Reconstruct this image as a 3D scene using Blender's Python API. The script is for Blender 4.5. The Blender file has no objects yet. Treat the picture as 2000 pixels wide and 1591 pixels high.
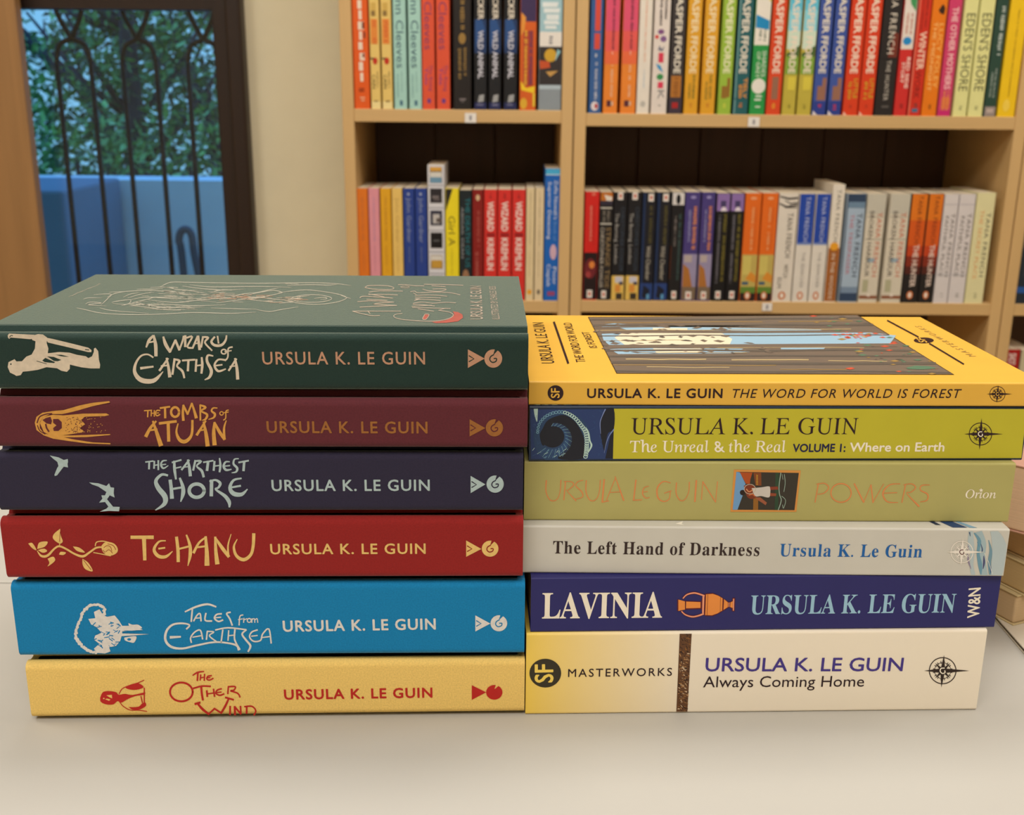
import bpy, bmesh, math, random
from mathutils import Vector, Matrix
from mathutils.geometry import tessellate_polygon
random.seed(7)
sc = bpy.context.scene
COL = sc.collection

# ------------------------------------------------------------------ camera
FPX = 2140.0
TH = math.atan(FPX / 7375.0)          # pitch below the horizon
ROLL = math.atan(65 / 7375.0)
TABLE = 0.75
CAM = Vector((0, 0, TABLE + 0.258))
cd = bpy.data.cameras.new('camera')
cd.sensor_fit = 'HORIZONTAL'; cd.sensor_width = 36.0
cd.lens = FPX / 2000.0 * 36.0
cd.clip_start = 0.02; cd.clip_end = 200
cd.dof.use_dof = True; cd.dof.focus_distance = 0.44; cd.dof.aperture_fstop = 22.0
cam = bpy.data.objects.new('camera', cd); COL.objects.link(cam)
cam.matrix_world = Matrix.Translation(CAM) @ Matrix.Rotation(math.pi / 2 - TH, 4, 'X') @ Matrix.Rotation(ROLL, 4, 'Z')
sc.camera = cam

# ------------------------------------------------------------------ world, lights, exposure
sc.view_settings.view_transform = 'Standard'
sc.view_settings.look = 'None'
sc.view_settings.gamma = 1.0
sc.view_settings.use_curve_mapping = False
sc.view_settings.exposure = -0.12
w = bpy.data.worlds.new('dusk_sky'); sc.world = w; w.use_nodes = True
wn = w.node_tree.nodes; wl = w.node_tree.links
bg = wn['Background']
tc = wn.new('ShaderNodeTexCoord'); sep = wn.new('ShaderNodeSeparateXYZ'); rmp = wn.new('ShaderNodeValToRGB')
wl.new(tc.outputs['Generated'], sep.inputs[0]); wl.new(sep.outputs['Z'], rmp.inputs[0])
rmp.color_ramp.elements[0].position = 0.0; rmp.color_ramp.elements[0].color = (0.22, 0.54, 0.84, 1)
rmp.color_ramp.elements[1].position = 0.7; rmp.color_ramp.elements[1].color = (0.20, 0.64, 1.45, 1)
wl.new(rmp.outputs[0], bg.inputs[0]); bg.inputs[1].default_value = 1.25

def area(name, loc, rot, sx, sy, power, col):
    l = bpy.data.lights.new(name, 'AREA'); l.shape = 'RECTANGLE'; l.size = sx; l.size_y = sy
    l.energy = power; l.color = col
    o = bpy.data.objects.new(name, l); COL.objects.link(o); o.location = loc; o.rotation_euler = rot
    return o
WARM = (1.0, 0.97, 0.93)
area('ceiling_lamp', (0.15, 0.95, 2.68), (0, 0, 0), 1.0, 0.5, 21, WARM)
area('ceiling_lamp', (-0.3, -0.9, 2.68), (0, 0, 0), 1.8, 1.0, 52, WARM)
area('ceiling_lamp', (1.5, 0.6, 2.68), (0, 0, 0), 0.6, 0.6, 20, WARM)
area('ceiling_lamp', (-1.5, 0.7, 2.68), (0, 0, 0), 0.6, 0.6, 20, WARM)

# ------------------------------------------------------------------ helpers
def lin(c):
    r = []
    for v in c[:3]:
        v /= 255.0
        r.append(v / 12.92 if v <= 0.04045 else ((v + 0.055) / 1.055) ** 2.4)
    return (*r, 1)

MATS = {}
def mat(c, kind='print', **k):
    """procedural material of one of a few families"""
    key = (tuple(c), kind, tuple(sorted(k.items())))
    if key in MATS: return MATS[key]
    m = bpy.data.materials.new(kind); m.use_nodes = True
    nt = m.node_tree; N = nt.nodes; Lk = nt.links; b = N['Principled BSDF']
    base = lin(c)
    b.inputs['Roughness'].default_value = 0.5
    co = N.new('ShaderNodeTexCoord'); no = N.new('ShaderNodeTexNoise')
    Lk.new(co.outputs['Object'], no.inputs['Vector'])
    mx = N.new('ShaderNodeMix'); mx.data_type = 'RGBA'
    def setmix(f0, f1, amt_socket):
        mx.inputs[6].default_value = tuple(min(1, x * f0) for x in base[:3]) + (1,)
        mx.inputs[7].default_value = tuple(min(1, x * f1) for x in base[:3]) + (1,)
        Lk.new(amt_socket, mx.inputs[0]); Lk.new(mx.outputs[2], b.inputs['Base Color'])
    def bump(src, strength, dist):
        bp = N.new('ShaderNodeBump'); bp.inputs['Strength'].default_value = strength
        bp.inputs['Distance'].default_value = dist
        Lk.new(src, bp.inputs['Height']); Lk.new(bp.outputs[0], b.inputs['Normal'])
    if kind == 'print':            # coated cover paper and ink
        no.inputs['Scale'].default_value = 60
        setmix(0.95, 1.05, no.outputs[0]); b.inputs['Roughness'].default_value = k.get('rough', 0.38) + .06; b.inputs['Specular IOR Level'].default_value = .32
    elif kind == 'cloth':          # woven book cloth
        no.inputs['Scale'].default_value = 1500; no.inputs['Detail'].default_value = 2
        setmix(0.78, 1.22, no.outputs[0]); b.inputs['Roughness'].default_value = 0.85
        b.inputs['Sheen Weight'].default_value = k.get('sheen', 0.25)
        b.inputs['Sheen Roughness'].default_value = 0.4; b.inputs['Sheen Tint'].default_value = (.8, 1, .94, 1)
        b.inputs['Specular IOR Level'].default_value = 0.25
        bump(no.outputs[0], 0.35, 0.0004)
    elif kind == 'foil':
        no.inputs['Scale'].default_value = 500
        setmix(0.8, 1.15, no.outputs[0]); b.inputs['Metallic'].default_value = k.get('metal', 0.55)
        b.inputs['Roughness'].default_value = k.get('rough', 0.38)
    elif kind == 'pages':          # cut page edges: fine lines across the thickness
        mp = N.new('ShaderNodeMapping'); mp.inputs['Scale'].default_value = (4, 4, 2600)
        Lk.new(co.outputs['Object'], mp.inputs[0]); Lk.new(mp.outputs[0], no.inputs['Vector'])
        no.inputs['Scale'].default_value = 1.0; no.inputs['Detail'].default_value = 2
        setmix(0.68, 1.12, no.outputs[0]); b.inputs['Roughness'].default_value = 0.9
        bump(no.outputs[0], 0.3, 0.0003)
    elif kind == 'wood':
        mp = N.new('ShaderNodeMapping'); mp.inputs['Scale'].default_value = k.get('stretch', (18, 18, 1.2))
        Lk.new(co.outputs['Object'], mp.inputs[0]); Lk.new(mp.outputs[0], no.inputs['Vector'])
        no.inputs['Scale'].default_value = 2.2; no.inputs['Detail'].default_value = 6; no.inputs['Distortion'].default_value = 0.6
        a = k.get('amp', 0.18)
        setmix(1 - a, 1 + a, no.outputs[0]); b.inputs['Roughness'].default_value = k.get('rough', 0.55)
        bump(no.outputs[0], 0.08, 0.002)
    elif kind == 'table':
        no.inputs['Scale'].default_value = 6; no.inputs['Detail'].default_value = 5
        setmix(0.95, 1.04, no.outputs[0]); b.inputs['Roughness'].default_value = 0.55; b.inputs['Specular IOR Level'].default_value = .3
    elif kind == 'plaster':
        no.inputs['Scale'].default_value = 12; no.inputs['Detail'].default_value = 6
        setmix(0.93, 1.06, no.outputs[0]); b.inputs['Roughness'].default_value = 0.9
        bump(no.outputs[0], 0.1, 0.01)
    elif kind == 'fade':           # ink that runs from one printed colour into another along the spine
        g = N.new('ShaderNodeSeparateXYZ'); Lk.new(co.outputs['Object'], g.inputs[0])
        mr = N.new('ShaderNodeMapRange'); mr.inputs[1].default_value = k['x0']; mr.inputs[2].default_value = k['x1']
        Lk.new(g.outputs[0], mr.inputs[0]); Lk.new(mr.outputs[0], mx.inputs[0])
        mx.inputs[6].default_value = base; mx.inputs[7].default_value = lin(k['to'])
        Lk.new(mx.outputs[2], b.inputs['Base Color']); b.inputs['Roughness'].default_value = 0.4
    elif kind == 'leaf':
        no.inputs['Scale'].default_value = 3
        setmix(0.5, 1.5, no.outputs[0]); b.inputs['Roughness'].default_value = 0.5
    MATS[key] = m
    return m

def link(name, me, parent=None, mats=()):
    o = bpy.data.objects.new(name, me); COL.objects.link(o)
    for m in mats: me.materials.append(m)
    if parent: o.parent = parent
    return o
def tag(o, label=None, cat=None, group=None, kind=None):
    if label: o['label'] = label
    if cat: o['category'] = cat
    if group: o['group'] = group
    if kind: o['kind'] = kind
    return o
def mesh(name, vs, fs, smooth=False):
    me = bpy.data.meshes.new(name); me.from_pydata([tuple(v) for v in vs], [], fs); me.update()
    if smooth:
        for p in me.polygons: p.use_smooth = True
    return me
class MB:
    def __init__(s): s.v = []; s.f = []; s.mi = []; s.cur = 0
    def box(s, a, b):
        n = len(s.v); x0, y0, z0 = a; x1, y1, z1 = b
        s.v += [(x0, y0, z0), (x1, y0, z0), (x1, y1, z0), (x0, y1, z0), (x0, y0, z1), (x1, y0, z1), (x1, y1, z1), (x0, y1, z1)]
        for q in ((0, 3, 2, 1), (4, 5, 6, 7), (0, 1, 5, 4), (1, 2, 6, 5), (2, 3, 7, 6), (3, 0, 4, 7)):
            s.f.append(tuple(n + i for i in q)); s.mi.append(s.cur)
        return s
    def prism(s, pts, x0, x1, axis='x'):
        """closed profile of (y,z) swept along x"""
        n = len(s.v); k = len(pts)
        for x in (x0, x1):
            for (y, z) in pts: s.v.append((x, y, z) if axis == 'x' else ((y, x, z) if axis == 'y' else (y, z, x)))
        for i in range(k):
            j = (i + 1) % k; s.f.append((n + i, n + j, n + k + j, n + k + i)); s.mi.append(s.cur)
        for t in tessellate_polygon([[Vector((y, z, 0)) for y, z in pts]]):
            s.f.append(tuple(n + i for i in t)); s.f.append(tuple(n + k + i for i in reversed(t))); s.mi += [s.cur, s.cur]
        return s
    def tube(s, path, r, seg=8, r1=None):
        path = [Vector(p) for p in path]; n0 = len(s.v); m = len(path)
        for i, p in enumerate(path):
            d = (path[min(i + 1, m - 1)] - path[max(i - 1, 0)]).normalized()
            a = d.cross(Vector((0, 1, 0.01))).normalized(); b2 = d.cross(a)
            rr = r if r1 is None else r + (r1 - r) * i / (m - 1)
            for q in range(seg):
                t = 2 * math.pi * q / seg; s.v.append(tuple(p + a * math.cos(t) * rr + b2 * math.sin(t) * rr))
        for i in range(m - 1):
            for q in range(seg):
                a_ = n0 + i * seg + q; b_ = n0 + i * seg + (q + 1) % seg
                s.f.append((a_, b_, b_ + seg, a_ + seg)); s.mi.append(s.cur)
        s.f.append(tuple(n0 + q for q in range(seg))); s.f.append(tuple(n0 + (m - 1) * seg + q for q in reversed(range(seg)))); s.mi += [s.cur, s.cur]
        return s
    def build(s, name, mats, parent=None, smooth=False, recalc=True):
        me = mesh(name, s.v, s.f, smooth)
        for p, i in zip(me.polygons, s.mi): p.material_index = i
        if recalc:
            bm = bmesh.new(); bm.from_mesh(me); bmesh.ops.recalc_face_normals(bm, faces=bm.faces); bm.to_mesh(me); bm.free()
        return link(name, me, parent, mats if isinstance(mats, (list, tuple)) else [mats])
def bevel(o, wdt, seg=2):
    m = o.modifiers.new('bevel', 'BEVEL'); m.width = wdt; m.segments = seg; m.limit_method = 'ANGLE'; m.angle_limit = 0.6
    return o

# a ray through a point of the 2000 x 1591 frame, used once here to read real positions off known planes
def ray(px, py):
    u = (px - 1000) / FPX; v = (795.5 - py) / FPX
    c, s = math.cos(ROLL), math.sin(ROLL)
    x = c * u - s * v; y = s * u + c * v
    return Vector((x, math.cos(TH) + y * math.sin(TH), -math.sin(TH) + y * math.cos(TH)))
def onz(px, py, z): d = ray(px, py); return CAM + d * ((z - CAM.z) / d.z)
def ony(px, py, Y): d = ray(px, py); return CAM + d * ((Y - CAM.y) / d.y)
def onplane(px, py, p0, n): d = ray(px, py); return CAM + d * ((p0 - CAM).dot(n) / d.dot(n))

# ------------------------------------------------------------------ lettering and printed marks
def smooth_path(pts, sub=5):
    if len(pts) < 3: return [tuple(p) for p in pts]
    out = []
    P = [pts[0]] + list(pts) + [pts[-1]]
    for i in range(1, len(P) - 2):
        p0, p1, p2, p3 = P[i - 1], P[i], P[i + 1], P[i + 2]
        for k in range(sub):
            t = k / sub
            out.append(tuple(0.5 * ((2 * p1[j]) + (-p0[j] + p2[j]) * t + (2 * p0[j] - 5 * p1[j] + 4 * p2[j] - p3[j]) * t * t
                        + (-p0[j] + 3 * p1[j] - 3 * p2[j] + p3[j]) * t ** 3) for j in range(len(p1))))
    out.append(tuple(pts[-1]))
    return out

GLY = {}
SER = {}
for i in range(26):
    SER[chr(65 + i)] = chr(0x1D400 + i); SER[chr(97 + i)] = chr(0x1D41A + i)
ITA = {}
for i in range(26):
    ITA[chr(65 + i)] = chr(0x1D434 + i); ITA[chr(97 + i)] = chr(0x1D44E + i)
ITA['h'] = chr(0x210E)
for i in range(10): SER[chr(48 + i)] = chr(0x1D7CE + i)
def text_mesh(s, font='sans', off=0.0, res=3, space=1.0):
    key = (s, font, off, res, space)
    if key in GLY: return GLY[key]
    if font == 'serif': s = ''.join(SER.get(ch, ch) for ch in s)
    if font == 'roman': s = ''.join(ITA.get(ch, ch) for ch in s)
    c = bpy.data.curves.new('t', 'FONT'); c.body = s; c.resolution_u = res; c.offset = 0; c.space_character = space
    c.fill_mode = 'FRONT' if hasattr(c, 'fill_mode') else c.fill_mode
    o = bpy.data.objects.new('t', c); me = o.to_mesh()
    vs = [(v.co.x - (.255 * v.co.y if font == 'roman' else 0), v.co.y) for v in me.vertices]; fs = [tuple(p.vertices) for p in me.polygons]
    o.to_mesh_clear(); bpy.data.objects.remove(o); bpy.data.curves.remove(c)
    GLY[key] = (vs, fs); return GLY[key]
CAPH = {}
def caph(font, off):
    k = (font, off)
    if k not in CAPH: CAPH[k] = max(y for x, y in text_mesh('H', font, off)[0])
    return CAPH[k]

class Print:
    """flat print lying on one face of a book; coordinates (a,b) are metres on that face"""
    def __init__(s, book, face='spine'):
        s.book = book; s.face = face; s.v = []; s.f = []; s.mi = []; s.mats = []; s.layer = 0
        s.ox = s.oy = 0.0; s.k = 1.0
    def frame(s, ox, oy, k): s.ox, s.oy, s.k = ox, oy, k; return s
    def loc(s, x, y):
        """frame point -> face coordinates"""
        px, py = s.ox + x * s.k, s.oy + y * s.k
        B = s.book
        if s.face == 'spine':
            w_ = onplane(px, py, B['O'], B['ny']); l = B['inv'] @ w_; return (l.x, l.z)
        w_ = onz(px, py, B['O'].z + B['T']); l = B['inv'] @ w_; return (l.x, l.y)
    def put(s, pts, m):
        if m not in s.mats: s.mats.append(m)
        i = s.mats.index(m); n = len(s.v); s.calls = getattr(s, 'calls', 0) + 1; h = 0.00012 + s.layer * 0.00003 + (s.calls % 7) * 0.000004
        if s.face == 'spine':
            Tm = s.book['T']; Lm = s.book['L']; mg = .0007
            pts = [(min(max(a, .0003), Lm - .0003), min(max(b, mg), Tm - mg)) for a, b in pts]
        for a, b in pts:
            s.v.append((a, -h, b) if s.face == 'spine' else (a, b, s.book['T'] + h))
        return n, i
    def faces(s, pts, fs, m):
        n, i = s.put(pts, m)
        for f in fs: s.f.append(tuple(n + q for q in f)); s.mi.append(i)
    def poly_l(s, pts, m):
        if len(pts) < 3: return
        s.faces(pts, tessellate_polygon([[Vector((a, b, 0)) for a, b in pts]]), m)
    def poly(s, pts, m, smooth=False):
        if smooth: pts = smooth_path(list(pts) + [pts[0]], 4)[:-1]
        s.poly_l([s.loc(*p) for p in pts], m)
    def ellipse(s, c, rx, ry, m, n=28): s.poly([(c[0] + rx * math.cos(2 * math.pi * i / n), c[1] + ry * math.sin(2 * math.pi * i / n)) for i in range(n)], m)
    def ring(s, c, rx, ry, wd, m, n=36):
        s.stroke([(c[0] + rx * math.cos(2 * math.pi * i / n), c[1] + ry * math.sin(2 * math.pi * i / n)) for i in range(n + 1)], wd, m, curve=False)
    def stroke(s, pts, wd, m, curve=True, taper=None):
        """pts in frame units; wd frame-unit width (single value or list per point)"""
        ws = wd if isinstance(wd, (list, tuple)) else [wd] * len(pts)
        P = [(p[0], p[1], ws[min(i, len(ws) - 1)]) for i, p in enumerate(pts)]
        if curve and len(P) > 2: P = smooth_path(P, 4)
        out_l = []; out_r = []; m_ = len(P)
        for i, (x, y, w_) in enumerate(P):
            a = P[max(0, i - 1)]; b = P[min(m_ - 1, i + 1)]
            dx, dy = b[0] - a[0], b[1] - a[1]; L = math.hypot(dx, dy) or 1
            hx, hy = -dy / L * w_ / 2, dx / L * w_ / 2
            ex = ey = 0
            if i == 0: ex, ey = -dx / L * w_ * .3, -dy / L * w_ * .3
            if i == m_ - 1: ex, ey = dx / L * w_ * .3, dy / L * w_ * .3
            out_l.append(s.loc(x + hx + ex, y + hy + ey)); out_r.append(s.loc(x - hx + ex, y - hy + ey))
        fs = [(i, i + 1, m_ + i + 1, m_ + i) for i in range(m_ - 1)]
        s.faces(out_l + out_r, fs, m)
    def text_l(s, st, b0, b1, cap, m, font='sans', off=0.0, shear=0.0, res=3, space=1.0, up=None):
        """baseline from b0 to b1 (face metres), capital height cap, up direction perpendicular unless given"""
        vs, fs = text_mesh(st, font, off, res, space)
        if not vs: return
        x0 = min(v[0] for v in vs); x1 = max(v[0] for v in vs); H = caph(font, off)
        d = (b1[0] - b0[0], b1[1] - b0[1]); L = math.hypot(*d)
        ux, uy = up if up else (-d[1] / L, d[0] / L)
        pts = []; off = max(0, off); e = off * cap * 1.25
        for x, y in vs:
            t = (x - x0) / (x1 - x0); hgt = y / H * cap
            pts.append((b0[0] + d[0] * t + ux * hgt + d[0] / L * shear * hgt, b0[1] + d[1] * t + uy * hgt + d[1] / L * shear * hgt))
        if e > 0:
            for q in range(6):
                a_ = math.pi * q / 3 + .3; s.faces([(p[0] + e * math.cos(a_), p[1] + e * math.sin(a_)) for p in pts], fs, m)
        s.faces(pts, fs, m)
    def text(s, st, xl, yl, xr, yr, cl, m, **k):
        """baseline (xl,yl)-(xr,yr) and capital top cl in frame units, on the spine"""
        b0 = s.loc(xl, yl); b1 = s.loc(xr, yr); c0 = s.loc(xl, cl)
        s.text_l(st, b0, b1, abs(c0[1] - b0[1]), m, **k)
    def text_q(s, st, b0, b1, c0, m, **k):
        """baseline b0-b1 and the point above b0"""
        a = s.loc(*b0); b = s.loc(*b1); c = s.loc(*c0)
        cap = math.hypot(c[0] - a[0], c[1] - a[1]); s.text_l(st, a, b, cap, m, **k)
    def up(s): s.layer += 1; return s
    def build(s, name, label=None):
        if not s.v: return
        me = mesh(name, s.v, s.f)
        for p, i in zip(me.polygons, s.mi): p.material_index = i
        o = link(name, me, s.book['root'], s.mats)
        if label: o['label'] = label
        return o

# ------------------------------------------------------------------ the books of the two stacks
PAGE = mat((226, 208, 176), 'pages')
def book_root(name, O, xdir, T, L):
    root = bpy.data.objects.new(name, None); COL.objects.link(root); root.empty_display_size = 0.02
    x = xdir.normalized(); z = Vector((0, 0, 1)); y = z.cross(x)
    M = Matrix((x, y, z)).transposed().to_4x4(); M.translation = O
    root.matrix_world = M
    return dict(root=root, O=O.copy(), ny=y.copy(), inv=M.inverted(), T=T, L=L)

def arc(cy, cz, r, a0, a1, n=5):
    return [(cy + r * math.cos(math.radians(a0 + (a1 - a0) * i / n)), cz + r * math.sin(math.radians(a0 + (a1 - a0) * i / n))) for i in range(n + 1)]

def paperback(B, D, cover, pages=PAGE, r=0.0009, ct=0.0005):
    T, L = B['T'], B['L']
    outer = [(D, 0)] + [(p[0], p[1]) for p in arc(r, r, r, 270, 180, 4)] + [(p[0], p[1]) for p in arc(r, T - r, r, 180, 90, 4)] + [(D, T)]
    inner = [(D, T - ct)] + [(p[0], p[1]) for p in arc(r, T - r, r - ct, 90, 180, 4)] + [(p[0], p[1]) for p in arc(r, r, r - ct, 180, 270, 4)] + [(D, ct)]
    c = MB().prism(outer + inner, 0, L).build('cover', cover, B['root'])
    MB().box((0.0006, ct * 1.05, ct), (L - 0.0006, D - 0.0005, T - ct)).build('page_block', pages, B['root'])
    return c

def hardcover(B, D, cloth, bulge=0.0008):
    T, L = B['T'], B['L']; b = 0.0024; g = 0.0014
    # outline of the case: boards, joint grooves, shoulders and a slightly rounded spine
    sh = T - 0.0013          # the shoulders stay a little below the boards, the joints sink deeper
    top = [(D, T), (0.0112, T), (0.0100, T - 0.0003), (0.0086, T - 0.0026), (0.0068, T - 0.0030), (0.0052, T - 0.0022), (0.0040, sh - 0.0001), (0.0030, sh)]
    sp = arc(0.0030, sh - 0.0030, 0.0030, 100, 180, 7)
    nmid = 6; z1, z0 = sh - 0.0030, 0.0043
    mid = [(-bulge * math.sin(math.pi * i / nmid) * 0.0, z1 + (z0 - z1) * i / nmid) for i in range(1, nmid)]
    half = top + sp
    bot = [(y, T - z) for (y, z) in reversed(half)]
    outer = half + mid + bot
    inner = [(D, b), (0.006, b), (0.0032, b + 0.001), (0.0022, b + 0.003), (0.0022, T - b - 0.003), (0.0032, T - b - 0.001), (0.006, T - b), (D, T - b)]
    c = MB().prism(outer + inner, 0, L).build('cover', cloth, B['root'])
    bevel(c, 0.0005, 2)
    MB().box((0.003, 0.0035, b), (L - 0.003, D - 0.004, T - b)).build('page_block', PAGE, B['root'])
    return c

LEFT = [  # name, spine bottom left / right, spine top left y / right y
    ('yellow', (62, 1402), (1024, 1391), (1296, 1289)), ('blue', (38, 1282), (1024, 1277), (1140, 1137)),
    ('red', (14, 1130), (1021, 1127), (1012, 1015)), ('navy', (0, 998), (1021, 998), (884, 888)),
    ('maroon', (-8, 873), (1030, 875), (778, 784)), ('green', (-26, 760), (1031, 762), (652, 656))]
RIGHT = [
    ('home', (1026, 1391), (1907, 1382), (1238, 1237)), ('lavender', (1036, 1230), (1942, 1221), (1133, 1125)),
    ('pale', (1020, 1114), (1960, 1121), (1031, 1038)), ('olive', (1023, 1011), (1969, 1015), (904, 911)),
    ('lime', (1033, 896), (1996, 894), (797, 798)), ('orange', (1033, 786), (2034, 789), (750, 752))]
BK = {}
def solve(stack, r, sub):
    z = TABLE + 0.0
    for i, (n, a, b, t) in enumerate(stack):
        A = onz(*a, z + r); Bp = onz(*b, z + r)
        d = (Bp - A); d.z = 0; L = d.length; d.normalize(); ny = Vector((-d.y, d.x, 0))
        zt = (onplane(a[0], t[0], A, ny).z + onplane(b[0], t[1], A, ny).z) / 2 + r
        O = A.copy(); O.z = z
        BK[n] = (O, d, zt - z - 0.00002, L)
        z = zt
solve(LEFT, 0.0016, 0); solve(RIGHT, 0.0011, 0)
def mk(n, root, label, cat='book'):
    O, d, T, L = BK[n]
    B = book_root(root, O, d, T, L); tag(B['root'], label, cat)
    return B
G_L = 'clothbound hardcovers stacked on the left'; G_R = 'paperbacks stacked on the right'

# ================================================================== SETTING
WALLC = mat((232, 222, 190), 'plaster')
Y_SH = 1.93       # front plane of the bookcases
Y_W = 2.28        # back wall
MB().box((-3.2, -2.6, -0.05), (3.2, Y_W + .3, 0)).build('floor', mat((150, 128, 100), 'wood', stretch=(2, 18, 18)))['kind'] = 'structure'
MB().box((-3.2, -2.6, 2.72), (3.2, Y_W + .3, 2.8)).build('ceiling', mat((225, 215, 195), 'plaster'))['kind'] = 'structure'
MB().box((-3.3, -2.6, 0), (-3.2, Y_W + .3, 2.72)).build('wall_left', WALLC)['kind'] = 'structure'
MB().box((3.2, -2.6, 0), (3.3, Y_W + .3, 2.72)).build('wall_right', WALLC)['kind'] = 'structure'
MB().box((-3.3, -2.7, 0), (3.3, -2.6, 2.72)).build('wall_front', WALLC)['kind'] = 'structure'
# window opening read off the wall plane
wl_ = ony(20, 300, Y_W).x - 0.01; wr_ = ony(492, 300, Y_W).x; wt_ = ony(200, 2, Y_W).z + .03; wb_ = 0.0
bw = MB()
bw.box((-3.3, Y_W, 0), (wl_ - .06, Y_W + .12, 2.72)); bw.box((wr_, Y_W, 0), (3.3, Y_W + .12, 2.72))
bw.box((wl_ - .06, Y_W, wt_ + .06), (wr_, Y_W + .12, 2.72))
bw.build('wall_back', WALLC)['kind'] = 'structure'

# ---- window: dark frame, sash, glass, iron arches
DARK = mat((38, 20, 12), 'wood', rough=0.45, amp=0.35)
win = bpy.data.objects.new('window_1', None); COL.objects.link(win); win.location = (wl_, Y_W, 0); tag(win, kind='structure')
def wchild(o): o.parent = win; o.matrix_parent_inverse = Matrix.Translation(-Vector(win.location)); return o
gl = ony(30, 300, Y_W).x; gr = ony(426, 300, Y_W).x; gt = ony(200, 16, Y_W).z
f = MB(); f.box((ony(440, 300, Y_W).x, Y_W - .02, 0), (ony(462, 300, Y_W).x, Y_W + .10, wt_)); wchild(f.build('window_frame', DARK))
f = MB(); f.box((ony(462.5, 300, Y_W).x, Y_W - .035, 0), (wr_ + .001, Y_W + .10, wt_ + .06)); wchild(bevel(f.build('window_frame', DARK), .006))
f = MB(); f.box((gr, Y_W + .02, 0), (ony(439.5, 300, Y_W).x, Y_W + .07, wt_)); wchild(f.build('sash_stile', DARK))
f = MB(); f.box((gl - .06, Y_W + .02, 0), (gl, Y_W + .07, wt_)); wchild(f.build('sash_stile', DARK))
f = MB(); f.box((gl, Y_W + .02, gt), (gr, Y_W + .07, wt_)); wchild(f.build('sash_rail', DARK))
f = MB(); f.box((gl, Y_W + .02, 0), (gr, Y_W + .07, .16)); wchild(f.build('sash_rail', DARK))
gm = bpy.data.materials.new('window_glass'); gm.use_nodes = True
n_ = gm.node_tree.nodes; l_ = gm.node_tree.links; n_.clear()
out = n_.new('ShaderNodeOutputMaterial'); tr = n_.new('ShaderNodeBsdfTransparent'); gs = n_.new('ShaderNodeBsdfGlossy'); fr = n_.new('ShaderNodeFresnel'); ms = n_.new('ShaderNodeMixShader')
tr.inputs[0].default_value = (.93, .96, .97, 1); gs.inputs['Roughness'].default_value = 0.02; fr.inputs[0].default_value = 1.45
l_.new(fr.outputs[0], ms.inputs[0]); l_.new(tr.outputs[0], ms.inputs[1]); l_.new(gs.outputs[0], ms.inputs[2]); l_.new(ms.outputs[0], out.inputs[0])
f = MB(); f.box((gl, Y_W + .04, .16), (gr, Y_W + .046, gt)); wchild(f.build('window_pane', gm))

# iron grille just outside the glass
IRON = mat((22, 18, 18), 'print', rough=0.5)
grl = bpy.data.objects.new('window_grille', None); COL.objects.link(grl); YG = Y_W + .10
tag(grl, 'dark iron grille of pointed interlaced arches behind the window glass', 'grille')
grl.location = (gl, YG, 0)
def gchild(o): o.parent = grl; o.matrix_parent_inverse = Matrix.Translation(-Vector(grl.location)); return o
def GP(px, py): return ony(px, py, YG)
bx0 = [GP(113, 140).x, GP(179, 140).x, GP(241, 140).x, GP(306, 140).x, GP(368, 140).x, GP(434, 140).x, GP(48, 140).x]
zb = GP(200, 120).z; za = GP(200, 74).z; ztop = GP(200, -60).z
zc = GP(200, 10).z
for bxx in sorted(bx0):
    gchild(MB().tube([(bxx, YG, 0.05), (bxx, YG, zb)], .0055, 8).build('grille_bar', IRON, smooth=True))
bs = sorted(bx0); gap = bs[2] - bs[1]
pairs = [(bs[1], bs[2]), (bs[3], bs[4]), (bs[5], bs[6])]
for (a, b) in pairs:          # pointed arch of each pair continues up and outwards into the next tier
    c = (a + b) / 2
    for s, x0 in ((1, a), (-1, b)):
        q = [(x0, zb), (x0 + s * .004, zb + .02), (x0 + s * .012, zb + .035), (c, za), (c + s * .011, za + .018), (c + s * .020, za + .036), (c + s * .027, za + .056), (c + s * .034, za + .085), (c + s * gap, za + .16)]
        q = smooth_path(q, 4)
        gchild(MB().tube([(x, YG, z) for x, z in q], .0055, 8).build('grille_arch', IRON, smooth=True))

# oak upright panel left of the window
xr = ony(61, 300, Y_W - .03).x
OAK = mat((160, 118, 72), 'wood', amp=0.22)
SHELFW = mat((206, 168, 112), 'wood', stretch=(1.5, 18, 18), amp=0.10)
SHELFV = mat((208, 170, 114), 'wood', amp=0.10)
o = bevel(MB().box((xr - .9, Y_W - .03, 0), (xr, Y_W - .001, 2.5)).build('wood_panel', OAK), .003)
tag(o, 'tall oak-toned wooden upright panel left of the barred window', 'wood panel')

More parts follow.
